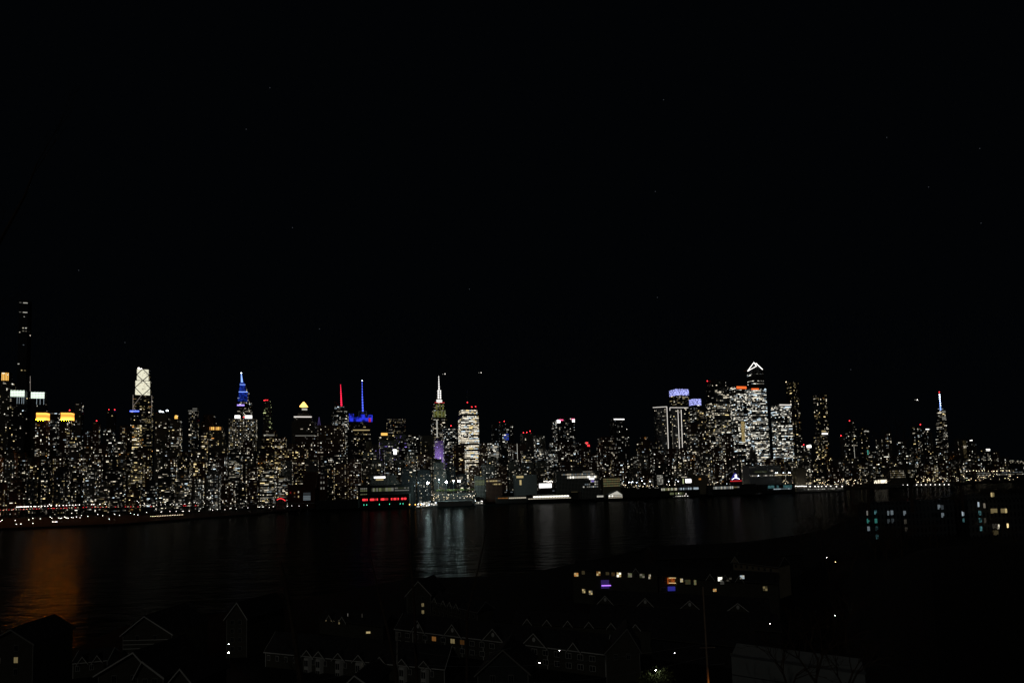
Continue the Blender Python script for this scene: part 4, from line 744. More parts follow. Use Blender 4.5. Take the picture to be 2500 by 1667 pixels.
# cars
cb = pmesh(MB().prism([(-2.2, -.9, .4), (2.2, -.9, .4), (2.2, -.9, .95), (1.4, -.9, 1.0), (.8, -.9, 1.5), (-1.2, -.9, 1.5), (-1.9, -.9, 1.0), (-2.2, -.9, .95)], (0, 1, 0), 1.8).build('body', 'car_paint'))
tl = pmesh(MB().cbox((-2.25, -.6, .8), .5, .6, .6).build('tail_light', 'tail_red')); tl2 = pmesh(MB().cbox((-2.25, .6, .8), .5, .6, .6).build('tail_light', 'tail_red')); hl = pmesh(MB().cbox((2.25, -.6, .7), .5, .8, .5).build('headlight', 'bulb_warm')); hl2 = pmesh(MB().cbox((2.25, .6, .7), .5, .8, .5).build('headlight', 'bulb_warm'))
carx = [2, 4, 12, 17, 25, 28, 36, 50, 54, 61, 70, 76, 86, 93, 99, 112, 121, 132, 135, 146, 152, 161, 166, 181, 187, 206, 213, 224, 228, 236, 248, 254, 262, 285, 309, 312, 322, 340, 372, 414, 451, 456, 480, 511]
for x in carx[::2] + carx[1::4]:
    y = [b_ + (c_ - b_) * (x - a_) / (d_ - a_) for a_, d_, b_, c_ in zip(vx, vx[1:], vy, vy[1:]) if a_ <= x < d_][0]; p = at_z(x, y - 1.5 - .6 * rnd(), 20.8)
    place('car', (cb, tl, tl2, hl, hl2), ('body', 'tail_light', 'tail_light', 'headlight', 'headlight'), (p.x, p.y, 20.0), 1.0 + .3 * rnd(), 'dark car with glowing red tail lights driving on the elevated highway', 'car', 'cars on the elevated highway', 1.15)
# ------------------------------------------------------------------ park: flood lights, trees, boats
for i, (x, y, lab) in enumerate(((1044, 1178, 'blinding floodlight mast at the left edge of the park'), (1071, 1170, 'small high floodlight, second from the left, over the park'), (1090, 1176, 'bright floodlight mast in the middle of the park'), (1107, 1174, 'dimmer floodlight mast with a pair of heads'), (1121, 1174, 'bright floodlight mast at the right edge of the park'))):
    p = at(x, y, 1299); r = thing('floodlight_mast', lab, 'floodlight', (p.x, p.y, 3), 'floodlight masts over the park')
    MB().tube((p.x, p.y, 3), (p.x, p.y, p.z), .5, .35, 6).build('mast', 'steel', r)
    MB().ball(p, (3.0, 1.0, 2.3, 1.3, 2.7)[i], .8).build('lamp_cluster', 'flood_white', r)
a, b = at(1060, 1203, 1306), at(1160, 1203, 1306); MB().box((a.x, 1306, 0), (1, 0, 0), (0, 1, 0), b.x - a.x, 40, 3, 29).build('park_terrace', 'pier_deck')['kind'] = 'structure'
def tree_mesh(h, spread, leaves, seed, depth=4, rad=.3):
    rs = random.Random(seed); tr = MB(); br = MB(); tips = []
    def grow(p, d, L_, r_, lev):
        q = p + d * L_; (tr if lev == 0 else br).tube(p, q, r_, r_ * .68, 5 if lev < 2 else 3)
        if lev >= 2: tips.append(q)
        if lev >= depth: return
        for k in range(3 if lev < 3 else 2):
            a = d.orthogonal().normalized(); a.rotate(Matrix.Rotation(rs.random() * 6.28, 3, d)); nd = (d + a * spread * (.5 + .6 * rs.random()) + Vector((0, 0, .18))).normalized()
            grow(p + d * L_ * (.75 + .25 * rs.random()) if lev else q - d * L_ * .3 * rs.random(), nd, L_ * (.6 + .25 * rs.random()), r_ * .6, lev + 1)
    grow(Vector((0, 0, 0)), Vector((.04, .02, 1)).normalized(), h * .34, rad, 0)
    if leaves:
        lf = MB()
        for t in tips:
            for _ in range(leaves):
                c = t + Vector((rs.gauss(0, .8), rs.gauss(0, .8), rs.gauss(0, .6))); s = .25 + .3 * rs.random(); a = Vector((rs.gauss(0, 1), rs.gauss(0, 1), rs.gauss(0, 1))).normalized(); b_ = a.orthogonal().normalized(); k = len(lf.v)
                lf.v += [tuple(c - a*s), tuple(c + b_*s*.6), tuple(c + a*s), tuple(c - b_*s*.6)]; lf.f.append((k, k+1, k+2, k+3))
        return tr, br, lf
    return tr, br, None
def tree_proto(*a, bark='bark', **k):
    tr, br, lf = tree_mesh(*a, **k); return (pmesh(tr.build('trunk', bark)), pmesh(br.build('branches', bark))) + ((pmesh(lf.build('crown', 'foliage')),) if lf else ())
park = [tree_proto(12, .8, 14, s_) for s_ in (1, 2)]; bare = [tree_proto(14, .75, 0, s_, depth=6, rad=.22) for s_ in (5, 6, 7)]
for i in range(16):
    x = 1066 + i * 5.6; p = at(x, 1200, 1318); me = park[i % 2]
    place('park_tree', me, ('trunk', 'branches', 'crown'), (p.x, 1312 + 12 * rnd(), 29), rnd() * 6, 'leafy park tree lit olive green beneath the floodlight masts', 'tree', 'row of lit park trees', 1.0 + .25 * rnd())
def boat(px, py, L_, label, lights, deck=3):
    p = at_z(px, py, .4); r = thing('river_boat', label, 'boat', (p.x, p.y, 0)); x, y = p.x, p.y; h = L_ / 2
    hull = MB().prism([(x-h, y, 0.2), (x+h*.85, y, .2), (x+h, y, 3), (x-h, y, 2.6)], (0, 1, 0), 8); hull.build('hull', 'boat_hull', r)
    for d in range(deck):
        MB().box((x-h*(.8-.12*d), y+1, 0), (1, 0, 0), (0, 1, 0), L_*(.72-.12*d), 6, 3.01+2.6*d, 5.4+2.6*d).build('cabin', 'boat_hull', r)
        n = int(L_*(.7-.12*d)/2.2)
        for i in range(n):
            if rnd() < lights: MB().cbox((x-h*(.78-.12*d)+i*2.2+.8, y+.9, 4.3+2.6*d), 1.5, .3, 1.3).build('cabin_window', random.choice(('lit_n3', 'lit_n2', 'lit_w2')), r)
    MB().tube((x, y+4, 5.4+2.6*(deck-1)), (x, y+4, 10+2.6*deck), .2, .1, 5).build('mast', 'steel', r)
    for i in range(int(8*lights)): MB().ball((x+(rnd()-.5)*L_*.9, y+rnd()*3, 3.5+8*rnd()), .8).build('deck_lamp', random.choice(('bulb_cool', 'bulb_white', 'bulb_white')), r)
    return r
boat(1040, 1238, 26, 'white tour boat crowded with lights at the left of the park pier', 1, 4)
boat(1062, 1236, 24, 'second tour boat with bright cabin windows just right of the brightest boat', .9, 2)
boat(1022, 1240, 16, 'small dim workboat with amber lamps beside the red windowed pier', .4, 1)
boat(1172, 1232, 28, 'low moored boat with scattered white deck lights right of the park pier', .7, 2)
boat(1180, 1222, 22, 'white topped ferry moored behind the low boat', .9, 1)
boat(1665, 1214, 44, 'long dark river boat moored below the yellow and teal glazed shed', .6, 1)
boat(1855, 1203, 34, 'white hulled ferry with blinding deck lamps beside the hangar', .8, 1)
r = thing('harbour_crane', 'thin diagonal crane boom dotted with lights left of the blue pyramid', 'crane', (at(1757, 1173, 1480).x, 1480, 3))
p = at(1757, 1173, 1480); q = at(1793, 1145, 1480); MB().tube(p, q, .7, .3, 5).build('boom', 'pale_panel', r); MB().tube((p.x, p.y, 3), p, 1.4, .9, 6).build('tower_base', 'steel', r)
for i in range(12): MB().ball(p + (q - p) * (i / 12.) + Vector((0, -1, 0)), .42).build('boom_lamp', 'lit_c2', r)
# ------------------------------------------------------------------ sky: aircraft and stars
for x, y, lab in ((1084, 913, 'tiny aircraft with paired white lights beside the white needle spire'), (1172, 910, 'tiny faint aircraft lights high right of the roof mast'), (2236, 976, 'brightest aircraft light left of the downtown spire')):
    p = at(x, y, 3200); r = thing('aircraft', lab, 'aircraft', p); 
    MB().tube(p + Vector((-9, 0, 0)), p + Vector((9, 0, 0)), 1.3, .8, 8).build('fuselage', 'dark_metal', r); MB().prism([p + Vector((-2, -10, 0)), p + Vector((1, -10, 0)), p + Vector((3, 0, 0)), p + Vector((1, 10, 0)), p + Vector((-2, 10, 0)), p + Vector((-2, 0, 0))], (0, 0, 1), .3).build('wings', 'dark_metal', r)
    MB().ball(p + Vector((7, -3, 0)), 2.8 if x > 2000 else 1.7).build('landing_light', 'bulb_white', r); MB().ball(p + Vector((-7, -3, 0)), 1.8).build('landing_light', 'lit_n2', r)
sx = pmesh(MB().ball((0, 0, 0), 26).build('star', 'star'))
for x, y in ((659, 215), (601, 316), (1620, 244), (2165, 336), (1600, 468), (1146, 706), (1605, 726), (2392, 363), (714, 556), (780, 803), (2077, 902), (2267, 457), (305, 836), (192, 660), (2395, 545)):
    o = bpy.data.objects.new('star', sx); C.objects.link(o); o.location = at(x, y, 30000); tagm(o, 'faint pinprick star alone in the black sky', 'star', 'faint stars in the black sky')
# ------------------------------------------------------------------ near shore: townhouses
def wbox(root, name, A, u, n, t, d, L_, W_, z0, z1, mat): return MB().box(A + u*t + n*d, u, n, L_, W_, z0, z1).build(name, mat, root)
def row_house(label, A, Bp, ze, depth, rh, gables, wins=None, mat='siding', ww=1.24, ftrim='frame_trim', gz=4.0, name='townhouse_row', cat='townhouses', bays=False, lit={}, floors=3, wstep=3.0, vents=True):
    return row_house_(label, A, Bp, ze, depth, rh, gables, wins, mat, ww, ftrim, gz, name, cat, bays, lit, floors, wstep, vents)
def row_house_(label, A, Bp, ze, depth, rh, gables, wins, mat, ww, ftrim, gz, name, cat, bays, lit, floors, wstep, vents):
    A = Vector((A.x, A.y, 0)); Bp = Vector((Bp.x, Bp.y, 0)); u = (Bp - A); L_ = u.length; u.normalize(); n = Vector((-u.y, u.x, 0)); n = n if n.y > 0 else -n
    root = thing(name, label, cat, (A.x, A.y, gz)); Z = Vector((0, 0, 1))
    MB().box(A, u, n, L_, depth, gz, ze).build('wall', mat, root)
    e = .5; P0 = A - u*.3
    rf = MB().prism([P0 - n*e + Z*(ze+.02), P0 + n*(depth+e) + Z*(ze+.02), P0 + n*(depth/2) + Z*(ze+rh)], u, L_+.6); roof = rf.build('roof', 'shingles', root)
    tr = MB(); tr.box(A - n*(e+.12) - u*.3, u, n, L_+.6, .12, ze-.22, ze+.06)
    for t in (-.42, L_+.3):          # end rakes
        a, b, c = A + u*t - n*e + Z*(ze-.05), A + u*t + n*(depth/2) + Z*(ze+rh-.02), A + u*t + n*(depth+e) + Z*(ze-.05)
        for p, q in ((a, b), (b, c)): d_ = (q - p); tr.prism([p, q, q - Z*.32, p - Z*.32], u, .12)
    for t in ((-.03, L_-.17) if wins else ()): tr.box(A + u*t - n*.06, u, n, .2, .2, gz, ze-.25)
    tr.build('trim', 'white_trim' if wins and ftrim == 'white_trim' else 'frame_trim' if wins else 'siding', root)
    for (t, w_, gh) in gables:
        f = A + u*t - n*.55
        MB().prism([f - u*w_/2 + Z*(ze-.01), f + u*w_/2 + Z*(ze-.01), f + Z*(ze+gh)], n, depth*.45).build('gable', mat, root)
        g = MB()
        for s_ in (-1, 1):
            a = f + u*s_*(w_/2+.35) + Z*(ze-.28) - n*.25; b = f + Z*(ze+gh+.12) - n*.25
            g.prism([a, b, b + Z*.2, a + Z*.2], n, depth*.45)
        g.build('gable_roof', 'shingles', root); g = MB()
        for s_ in (-1, 1):
            a = f + u*s_*(w_/2+.4) + Z*(ze-.42) - n*.4; b = f + Z*(ze+gh+.12) - n*.4
            g.prism([a, b, b - Z*.34, a - Z*.34], n, .12)
        g.build('gable_trim', 'white_trim', root)
        if w_ > 5 and vents:
            c = f + Z*(ze+gh*.5) - n*.06; g = MB(); k = 12; g.prism([c + u*.55*math.cos(6.283*i/k) + Z*.75*math.sin(6.283*i/k) for i in range(k)], n, .1); g.build('round_vent', 'white_trim', root)
        if w_ > 5 and wins:
            for q in (-1, 1): wbox(root, 'corner_board', A, u, n, t + q*w_/2 - .12, -.12, .24, .14, gz, ze-.3, 'white_trim')
        if bays:
            bw = w_*.62; MB().prism([f - u*bw/2 + n*.5, f - u*bw*.3 - n*.6, f + u*bw*.3 - n*.6, f + u*bw/2 + n*.5], Z, 1).build('x', 'white_trim', None) if False else None
            q = MB().prism([f - u*bw/2 + n*.5 + Z*gz, f + u*bw/2 + n*.5 + Z*gz, f + u*bw*.3 - n*.6 + Z*gz, f - u*bw*.3 - n*.6 + Z*gz], Z, ze-.5-gz).build('bay_window', 'white_trim', root)
            for fl in range(2):
                for s_ in (-.24, .03):
                    z = ze - 1.1 - fl*3.0; b_ = MB().box(f + u*(bw*s_) - n*.64, u, n, bw*.21, .06, z-1.9, z).build('pane', 'window_glass', None)
                    for v in b_.data.vertices: v.co -= root.location
                    b_.parent = q
    nf = 0; t = 1.4; k = 0
    while t < L_ - 1.2 and wins:
        if bays and any(abs(t - g[0]) < g[1]*.45 for g in gables): t += .5; continue
        for fl in range(floors):
            z = ze - 1.0 - fl*3.0
            if z - 1.6 < gz: continue
            m_ = lit.get((k, fl), 'window_glass')
            fr = wbox(root, 'window', A, u, n, t - ww/2, -.09, ww, .08, z-1.75, z, ftrim if m_ == 'window_glass' else 'frame_trim')
            for hx in (0, 1):
                o = MB().box(A + u*(t - ww/2 + .12 + (ww/2-.07)*hx) - n*.13, u, n, ww/2-.17, .06, z-1.62, z-.12).build('pane', m_, None)
                for v in o.data.vertices: v.co -= root.location
                o.parent = fr
        t += wstep; k += 1
    return root, A, u, n
def E(px, py, z): return at_z(px, py, z)
row_house('long townhouse row whose largest front gables step right across the lower middle', E(966, 1534, 11), E(1478, 1596, 11), 11, 10, 4.6,
          [(E(x, y, 11).x - E(966, 1534, 11).x, w_, 4.1) for x, y, w_ in ((1025, 1548, 5.5), (1122, 1553, 7), (1233, 1563, 8.2), (1345, 1577, 8.8))] + [(E(1455, 1592, 11).x - E(966, 1534, 11).x, 4.2, 2.6)], True, lit={(4, 0): 'lit_a1', (6, 0): 'lit_y1', (7, 0): 'lit_a0'}, floors=3, wstep=3.9, ftrim='white_trim', ww=1.9)
r_bay, A_b, u_b, n_b = row_house('nearest townhouse row with seven small gables above white bay windows', E(648, 1590, 9), E(1085, 1632, 9), 9, 10, 5.4,
          [(E(x, y, 9).x - E(648, 1590, 9).x, 4.4, 2.1) for x, y in ((760, 1599), (790, 1602), (840, 1607), (892, 1612), (946, 1618), (1003, 1624), (1060, 1629))], True, bays=True, lit={}, wstep=3.6, floors=2, ftrim='white_trim')
def end_gable(label, px, py_ap, xl, xr, ye, D, ridge, gz=4, mat='siding', lit=None, rooflen=12, nwin=3, name='gabled_house', stripes=False, trim='frame_trim'):
    """house whose gable end faces the camera"""
    za = at(px, py_ap, D).z; ze = at((xl + xr)/2, ye, D).z; a = at(xl, ye, D); b = at(xr, ye, D); A = Vector((a.x, D, 0)); W = b.x - a.x; u = Vector((1, 0, 0)); n = Vector((ridge, 1, 0)).normalized(); Z = Vector((0, 0, 1))
    root = thing(name, label, 'house', (A.x, D, gz)); gap = (at(px, py_ap, D).x - A.x)
    MB().prism([A + Z*gz, A + u*W + Z*gz, A + u*W + Z*ze, A + u*gap + Z*za, A + Z*ze], n, rooflen).build('wall', mat, root)
    g = MB(); s = MB()
    for x_ in (0, W):
        o_ = -.6 if x_ == 0 else .6; p = A + u*(x_ + o_) + Z*(ze - .45) - n*.5; q = A + u*gap + Z*(za + .12) - n*.5
        g.prism([p, q, q + Z*.22, p + Z*.22], n, rooflen + 1); s.prism([p - n*.12, q - n*.12, q - n*.12 - Z*.36, p - n*.12 - Z*.36], n, .12)
    g.build('roof', 'shingles', root); s.build('trim', trim, root)
    for x_ in (0, W-.2): MB().box(A + u*x_ - n*.06, u, n, .2, .2, gz, ze-.5).build('corner_board', 'frame_trim', root)
    k = 0
    for fl in range(nwin):
        for j in range(2):
            z = ze - .6 - fl*3.1
            if z - 1.8 < gz: continue
            fr = MB().box(A + u*(W*(.3 + .36*j) - .6) - n*.1, u, n, 1.2, .08, z-1.7, z).build('window', 'frame_trim', root)
            for hx in (0, 1):
                o = MB().box(A + u*(W*(.3 + .36*j) - .5 + .54*hx) - n*.14, u, n, .46, .05, z-1.58, z-.12).build('pane', (lit or {}).get(k, 'window_glass'), None)
                for v in o.data.vertices: v.co -= root.location
                o.parent = fr
            k += 1
    if stripes:
        m_ = MB()
        for i in range(9):
            zz = gz + 1.5 + i*1.35; xl_ = 0 if zz < ze else gap*(zz-ze)/(za-ze); xr_ = W if zz < ze else W - (W-gap)*(zz-ze)/(za-ze)
            if xr_ - xl_ > 1: m_.box(A + u*(xl_+.2) - n*.16, u, n, xr_-xl_-.4, .16, zz, zz+.16)
        m_.build('siding_ledges', 'white_trim', root)
    return root
end_gable('tall gabled house at the river edge with one yellow lit window', 1022, 1418, 993, 1052, 1451, 235, .35, lit={5: 'lit_y1', 3: 'lit_y1'}, rooflen=14, trim='white_trim')
row_house('wing with four hooded dormers right of the tall gabled river house', E(1056, 1466, 12), E(1165, 1494, 12), 12, 9, 3.6, [(2.5, 3., 1.8), (9, 2.6, 1.6), (13.5, 2.6, 1.6), (18, 2.6, 1.6)], True)
end_gable('lone gabled house lit by two street lamps in the left middle', 581, 1470, 553, 603, 1508, 190, .5, nwin=4, rooflen=16, stripes=False, trim='white_trim')
end_gable('broad house with pale horizontal siding ledges at lower left', 355, 1503, 300, 420, 1545, 172, .15, stripes=True, nwin=1, rooflen=16, trim='white_trim')
end_gable('front gabled house with white rakes at the bottom left', 330, 1590, 240, 372, 1640, 118, .3, gz=8, rooflen=12, nwin=2, trim='white_trim')
end_gable('smaller gable touching the bottom left house on its right', 352, 1612, 336, 400, 1648, 112, .3, gz=8, rooflen=9, nwin=1, trim='white_trim')
end_gable('low dormered house at the bottom edge left of centre', 444, 1630, 418, 468, 1662, 112, .3, gz=8, rooflen=9, nwin=1, trim='white_trim')
row_house('pair of tiny white trimmed dormers left of the bottom left gable', E(178, 1618, 9), E(262, 1610, 9), 9, 8, 3.0, [(3.0, 2.6, 2), (7.2, 2.6, 2)], True, ftrim='white_trim', wstep=4)
end_gable('dark house with two cream lit windows in the bottom left corner', 30, 1535, -40, 82, 1568, 140, -.1, gz=6, lit={2: 'lit_w1', 3: 'lit_y1'}, rooflen=14)
end_gable('house with large gable and round vent half hidden by tree twigs', 1531, 1533, 1478, 1562, 1590, 158, .2, rooflen=10, nwin=1, mat='siding')
end_gable('gable catching faint orange light behind the bottom wires', 1228, 1584, 1165, 1290, 1640, 118, .2, gz=8, rooflen=10, nwin=1, mat='siding_grey')
end_gable('low roof peak cut by the bottom edge beneath the bay windows', 868, 1646, 840, 905, 1672, 112, .2, gz=8, rooflen=9, nwin=0, trim='white_trim')
row_house('long dark row with five tiny dormers behind the largest gables', E(1255, 1518, 12.5), E(1600, 1536, 12.5), 12.5, 9, 3.4, [(E(x, 1524, 12.5).x - E(1255, 1518, 12.5).x, 2.8, 1.7) for x in (1290, 1340, 1392, 1444, 1498, 1556)], False)
row_house('row with four wide pale gables in the right middle distance', E(1450, 1470, 14.5), E(1880, 1496, 14.5), 14.5, 10, 4.2, [(E(x, 1478, 14.5).x - E(1450, 1470, 14.5).x, w_, 3.1) for x, w_ in ((1485, 6.2), (1585, 6.2), (1692, 7.2), (1803, 8.2))], False, vents=True)
row_house('unlit low row whose black roof fills the gap below the four pale gables', E(1440, 1512, 12), E(1905, 1540, 12), 12, 13, 4.2, [], False, mat='shingles')
row_house('second unlit row, black roofed, left of the dark wooded hillside', E(1590, 1556, 11), E(1840, 1580, 11), 11, 12, 4.2, [], False, mat='shingles')
r1, A1, u1, n1_ = row_house('long condominium wing with a violet lit balcony and mixed lit windows', E(1398, 1390, 20), E(1604, 1400, 20), 20, 12, 3.5, [(E(1568, 1398, 20).x - E(1398, 1390, 20).x, 3, 2.2)], False, name='condominium', cat='condominium')
def px_box(root, name, x0, x1, y0, y1, D, mat, th=.3):
    a = at(x0, y1, D); b = at(x1, y0, D); MB().box((a.x, D, 0), (1, 0, 0), (0, 1, 0), b.x - a.x, th, a.z, b.z).build(name, mat, root)
def front_D(A, u, px): 
    rx = ray(px, 1400); k = rx.x / rx.y; t = (A.y * k - A.x) / (u.x - u.y * k); return (A + u * t).y
d = front_D(A1, u1, 1480) - .5
px_box(r1, 'balcony_back', 1468, 1493, 1415, 1436, d, 'purple_glow'); px_box(r1, 'violet_light_strip', 1469, 1492, 1427.5, 1430, d - .35, 'purple_led'); px_box(r1, 'lit_window', 1494, 1500, 1418, 1426, d, 'lit_a2')
r2, A2, u2, n2_ = row_house('second condominium wing with an orange lit balcony above a blue one', E(1608, 1405, 19), E(1900, 1424, 19), 19, 12, 3.5, [(E(x, 1410, 19).x - E(1608, 1405, 19).x, 3, 2.4) for x in (1744, 1780, 1813)], False, name='condominium', cat='condominium')
d = front_D(A2, u2, 1640) - .6
px_box(r2, 'orange_balcony', 1630, 1651, 1409, 1425, d, 'orange_glow'); px_box(r2, 'blue_balcony', 1631, 1650, 1431, 1442, d, 'blue_glow')
px_box(r2, 'orange_balcony', 1655, 1659, 1410, 1428, d, 'orange_glow')
for y in (1410, 1422.5):
    for i in range(6): MB().ball(at(1634 + i*3, y, d - .4), .16).build('string_light', 'lit_y3', r2)
def cwin(root, A, u, px, py, w, h, mat, mat2=None):
    d = front_D(A, u, px) - .35; a = at(px - w/2, py + h/2, d); b = at(px + w/2, py - h/2, d); X = Vector((1, 0, 0)); Y_ = Vector((0, 1, 0)); q = Vector((a.x, d, 0)); W = b.x - a.x
    fr_ = MB().box(q - X*.1, X, Y_, W + .2, .3, a.z - .1, b.z + .1).build('window', 'frame_trim', root)
    for k in (0, 1):
        for m in (0, 1):
            o = MB().box(q + X*(W/2*k + .03) - Y_*.05, X, Y_, W/2 - .06, .05, a.z + (b.z-a.z)/2*m + .03, a.z + (b.z-a.z)/2*(m+1) - .03).build('pane', (mat2 or mat) if (k + m) % 2 else mat, None)
            for v in o.data.vertices: v.co -= root.location
            o.parent = fr_
for px, py, w, h, m1, m2 in ((1407, 1402, 10, 9, 'lit_a2', 'lit_y2'), (1424, 1397, 7, 9, 'lit_y0', None), (1461, 1399, 9, 11, 'lit_y2', 'lit_a1'), (1483, 1399, 8, 8, 'lit_y0', None), (1497, 1401, 8, 9, 'lit_a0', 'lit_y0'), (1511, 1402, 10, 12, 'lit_w3', 'lit_y2'), (1538, 1403, 9, 11, 'lit_g1', 'lit_w1'),
                         (1552, 1404, 7, 9, 'window_glass', None), (1568, 1405, 12, 10, 'lit_g0', 'lit_w1'), (1586, 1407, 5, 11, 'lit_w2', 'lit_y1'), (1425, 1442, 7, 10, 'lit_y1', 'lit_y2'), (1442, 1446, 8, 10, 'lit_w1', 'lit_y2')): cwin(r1, A1, u1, px, py, w, h, m1, m2)
for px, py, w, h, m1, m2 in ((1622, 1413, 9, 12, 'window_glass', None), (1664, 1416, 6, 9, 'lit_w2', 'lit_y2'), (1680, 1420, 13, 12, 'lit_y0', 'lit_g0'), (1697, 1421, 5, 12, 'lit_g1', 'lit_y1'), (1758, 1413, 10, 10, 'lit_n3', None), (1763, 1422, 9, 8, 'lit_n0', None), (1780, 1414, 12, 9, 'lit_w0', 'window_glass'), (1812, 1408, 10, 9, 'lit_n2', 'lit_c2'), (1745, 1440, 8, 7, 'lit_y2', 'lit_a2'), (1620, 1437, 12, 6, 'window_glass', None), (1868, 1436, 10, 11, 'lit_y0', 'lit_y1')): cwin(r2, A2, u2, px, py, w, h, m1, m2)
row_house('faintly lit farther condominium wing with one small roof gable', E(1790, 1371, 19), E(1900, 1384, 19), 19, 12, 4.5, [(1.5, 4, 3)], True, lit={}, wstep=3, name='condominium', cat='condominium', mat='beige_wall')
row_house('dark hipped condominium roof closest to the river at right middle', E(1600, 1360, 18), E(1960, 1352, 17), 17, 22, 6, [], False, name='condominium', cat='condominium', mat='shingles')
# building behind the trees at right, teal stairwell windows
Dt = 300; Bq = tower([(2100, 2330, 1222), (2095, 2335, 1236)], 0, 'glass', 'dark apartment house behind trees with columns of small teal windows', D=300, th=3, dr=.15, gz=20, name='apartment_house', cat='apartment house', pent=False, bmax=14)
for x, y, m_ in ((2119, 1252, 'lit_n2'), (2120, 1271, 'lit_t1'), (2121, 1290, 'lit_c1'), (2138, 1250, 'teal_dim'), (2139, 1271, 'lit_t1'), (2141, 1290, 'teal_dim'), (2142, 1310, 'teal_dim'), (2170, 1252, 'lit_c2'), (2178, 1251, 'lit_c1'), (2170, 1272, 'lit_c0'), (2180, 1271, 'lit_c0'), (2209, 1252, 'lit_c1'), (2211, 1273, 'lit_w0'), (2213, 1292, 'lit_w0'), (2293, 1237, 'lit_c1'), (2301, 1238, 'lit_c0'), (2302, 1257, 'lit_c1')):
    px_box(Bq.root, 'lit_window', x - 2.2, x - .3, y - 5.5, y + 5.5, 300 - 8.8, m_.replace('2', '1')); px_box(Bq.root, 'lit_window', x + .2, x + 2.4, y - 5.5, y + (2 if x % 3 else 5), 300 - 8.8, m_.replace('2', '0'))
Bq = tower([(2340, 2500, 1205), (2338, 2520, 1218)], 0, 'glass', 'right hand apartment house with cream lit corner rooms behind twigs', D=292, th=3, dr=.15, gz=20, name='apartment_house', cat='apartment house', pent=False, bmax=14)
for x, y, w_, m_ in ((2424, 1208, 7, 'lit_y2'), (2350, 1230, 3, 'lit_c1'), (2352, 1253, 4, 'lit_c2'), (2353, 1270, 3, 'teal_dim'), (2390, 1231, 3, 'lit_c2'), (2393, 1252, 5, 'teal_dim'), (2394, 1270, 5, 'teal_dim'), (2396, 1290, 4, 'teal_dim'), (2404, 1234, 3, 'lit_w1'), (2428, 1247, 15, 'lit_y1'), (2452, 1247, 14, 'lit_y2'), (2431, 1284, 12, 'lit_w0'), (2438, 1285, 3, 'lit_w3'), (2461, 1283, 2, 'lit_y3'), (2432, 1300, 12, 'lit_y0'), (2406, 1270, 3, 'lit_w0')):
    [px_box(Bq.root, 'lit_window', x - w_/2 + w_*k_/3, x - w_/2 + w_*(k_+.8)/3, y - 6, y + 6 - 2.5*rnd(), 292 - 10.0, m_ if rnd() < .5 else m_.replace('2', '1').replace('3', '2')) for k_ in range(3)]
r3, A3, u3, n3 = row_house('dark house with dotted lamps and one small double lit window', E(780, 1509, 10), E(935, 1528, 10), 10, 9, 3.4, [(6, 3.4, 2), (13, 3.4, 2)], False)
for px, py, w, h, m1 in ((899, 1543, 10, 5, 'lit_y2'), (828, 1518, 3, 10, 'lit_y1'), (849, 1500, 1.5, 7, 'lit_n1'), (884, 1502, 1.5, 9, 'lit_w0')): cwin(r3, A3, u3, px, py, w, h, m1)
for px in (796, 809, 813, 816, 827): MB().ball(at(px, 1514 + (px - 796) * .06, front_D(A3, u3, px) - .6), .14).build('wall_lamp', 'lit_y2', r3)
px_box(r_bay, 'arched_window', 919, 923, 1624, 1660, front_D(A_b, u_b, 921) - .3, 'lit_w2')
# lamps of the near shore
emit('porch', (1, .95, .9), 30, True); emit('porch_strong', (.85, .93, 1), 130, True); emit('porch_warm', (1, .6, .25), 10, True)
for x, y, D, m_, rr, lab in ((450, 1563, 165, 'porch', .26, 'lone white street lamp between the left houses'), (558, 1571, 178, 'porch', .22, 'upper of two lamps beside the lone gabled house'), (558, 1592, 172, 'porch', .34, 'lower brighter lamp beside the lone gabled house'), (1366, 1587, 150, 'porch', .13, 'small lamp glinting in front of the largest gable'), (1317, 1617, 146, 'porch', .2, 'white lamp low between the two largest gables'),
                             (1880, 1336 + 185, 170, 'porch', .16, 'small lamp among dark trees right of the wooden pole'), (2040, 1371, 250, 'porch_warm', .25, 'orange tinted lamp glowing among the right hand trees'), (2018, 1360, 255, 'porch', .16, 'faint lamp just above the orange tinted lamp'), (1823, 1586, 140, 'porch', .12, 'tiny lamp above the pale wall'), (2422, 1478, 150, 'porch_warm', .12, 'tiny orange lamp far right in the dark woods'),
                             (2353, 1538, 140, 'porch', .12, 'tiny white lamp at lower right in the dark woods'), (1647, 1593, 150, 'porch', .14, 'small lamp left of the wooden pole'), (2039, 1502, 160, 'porch', .1, 'pinprick lamp in the dark woods below the condominiums'), (1190, 1652, 130, 'porch', .2, 'lamp seen between bare branches at the bottom centre')):
    p = at(x, y, D); g = 4.0
    r = thing('street_lamp', lab, 'street lamp', (p.x, p.y, min(p.z - 1, max(g, hill_h(p.x, p.y) if x > 1900 else g))), 'lamps between the near houses')
    MB().tube((p.x, p.y + .5, r.location.z), (p.x, p.y + .5, p.z), .09, .06, 6).tube((p.x, p.y + .5, p.z), (p.x, p.y, p.z + .15), .05, .05, 5).build('pole', 'dark_metal', r); MB().ball(p, rr * .72, .6).build('lamp_head', m_, r)
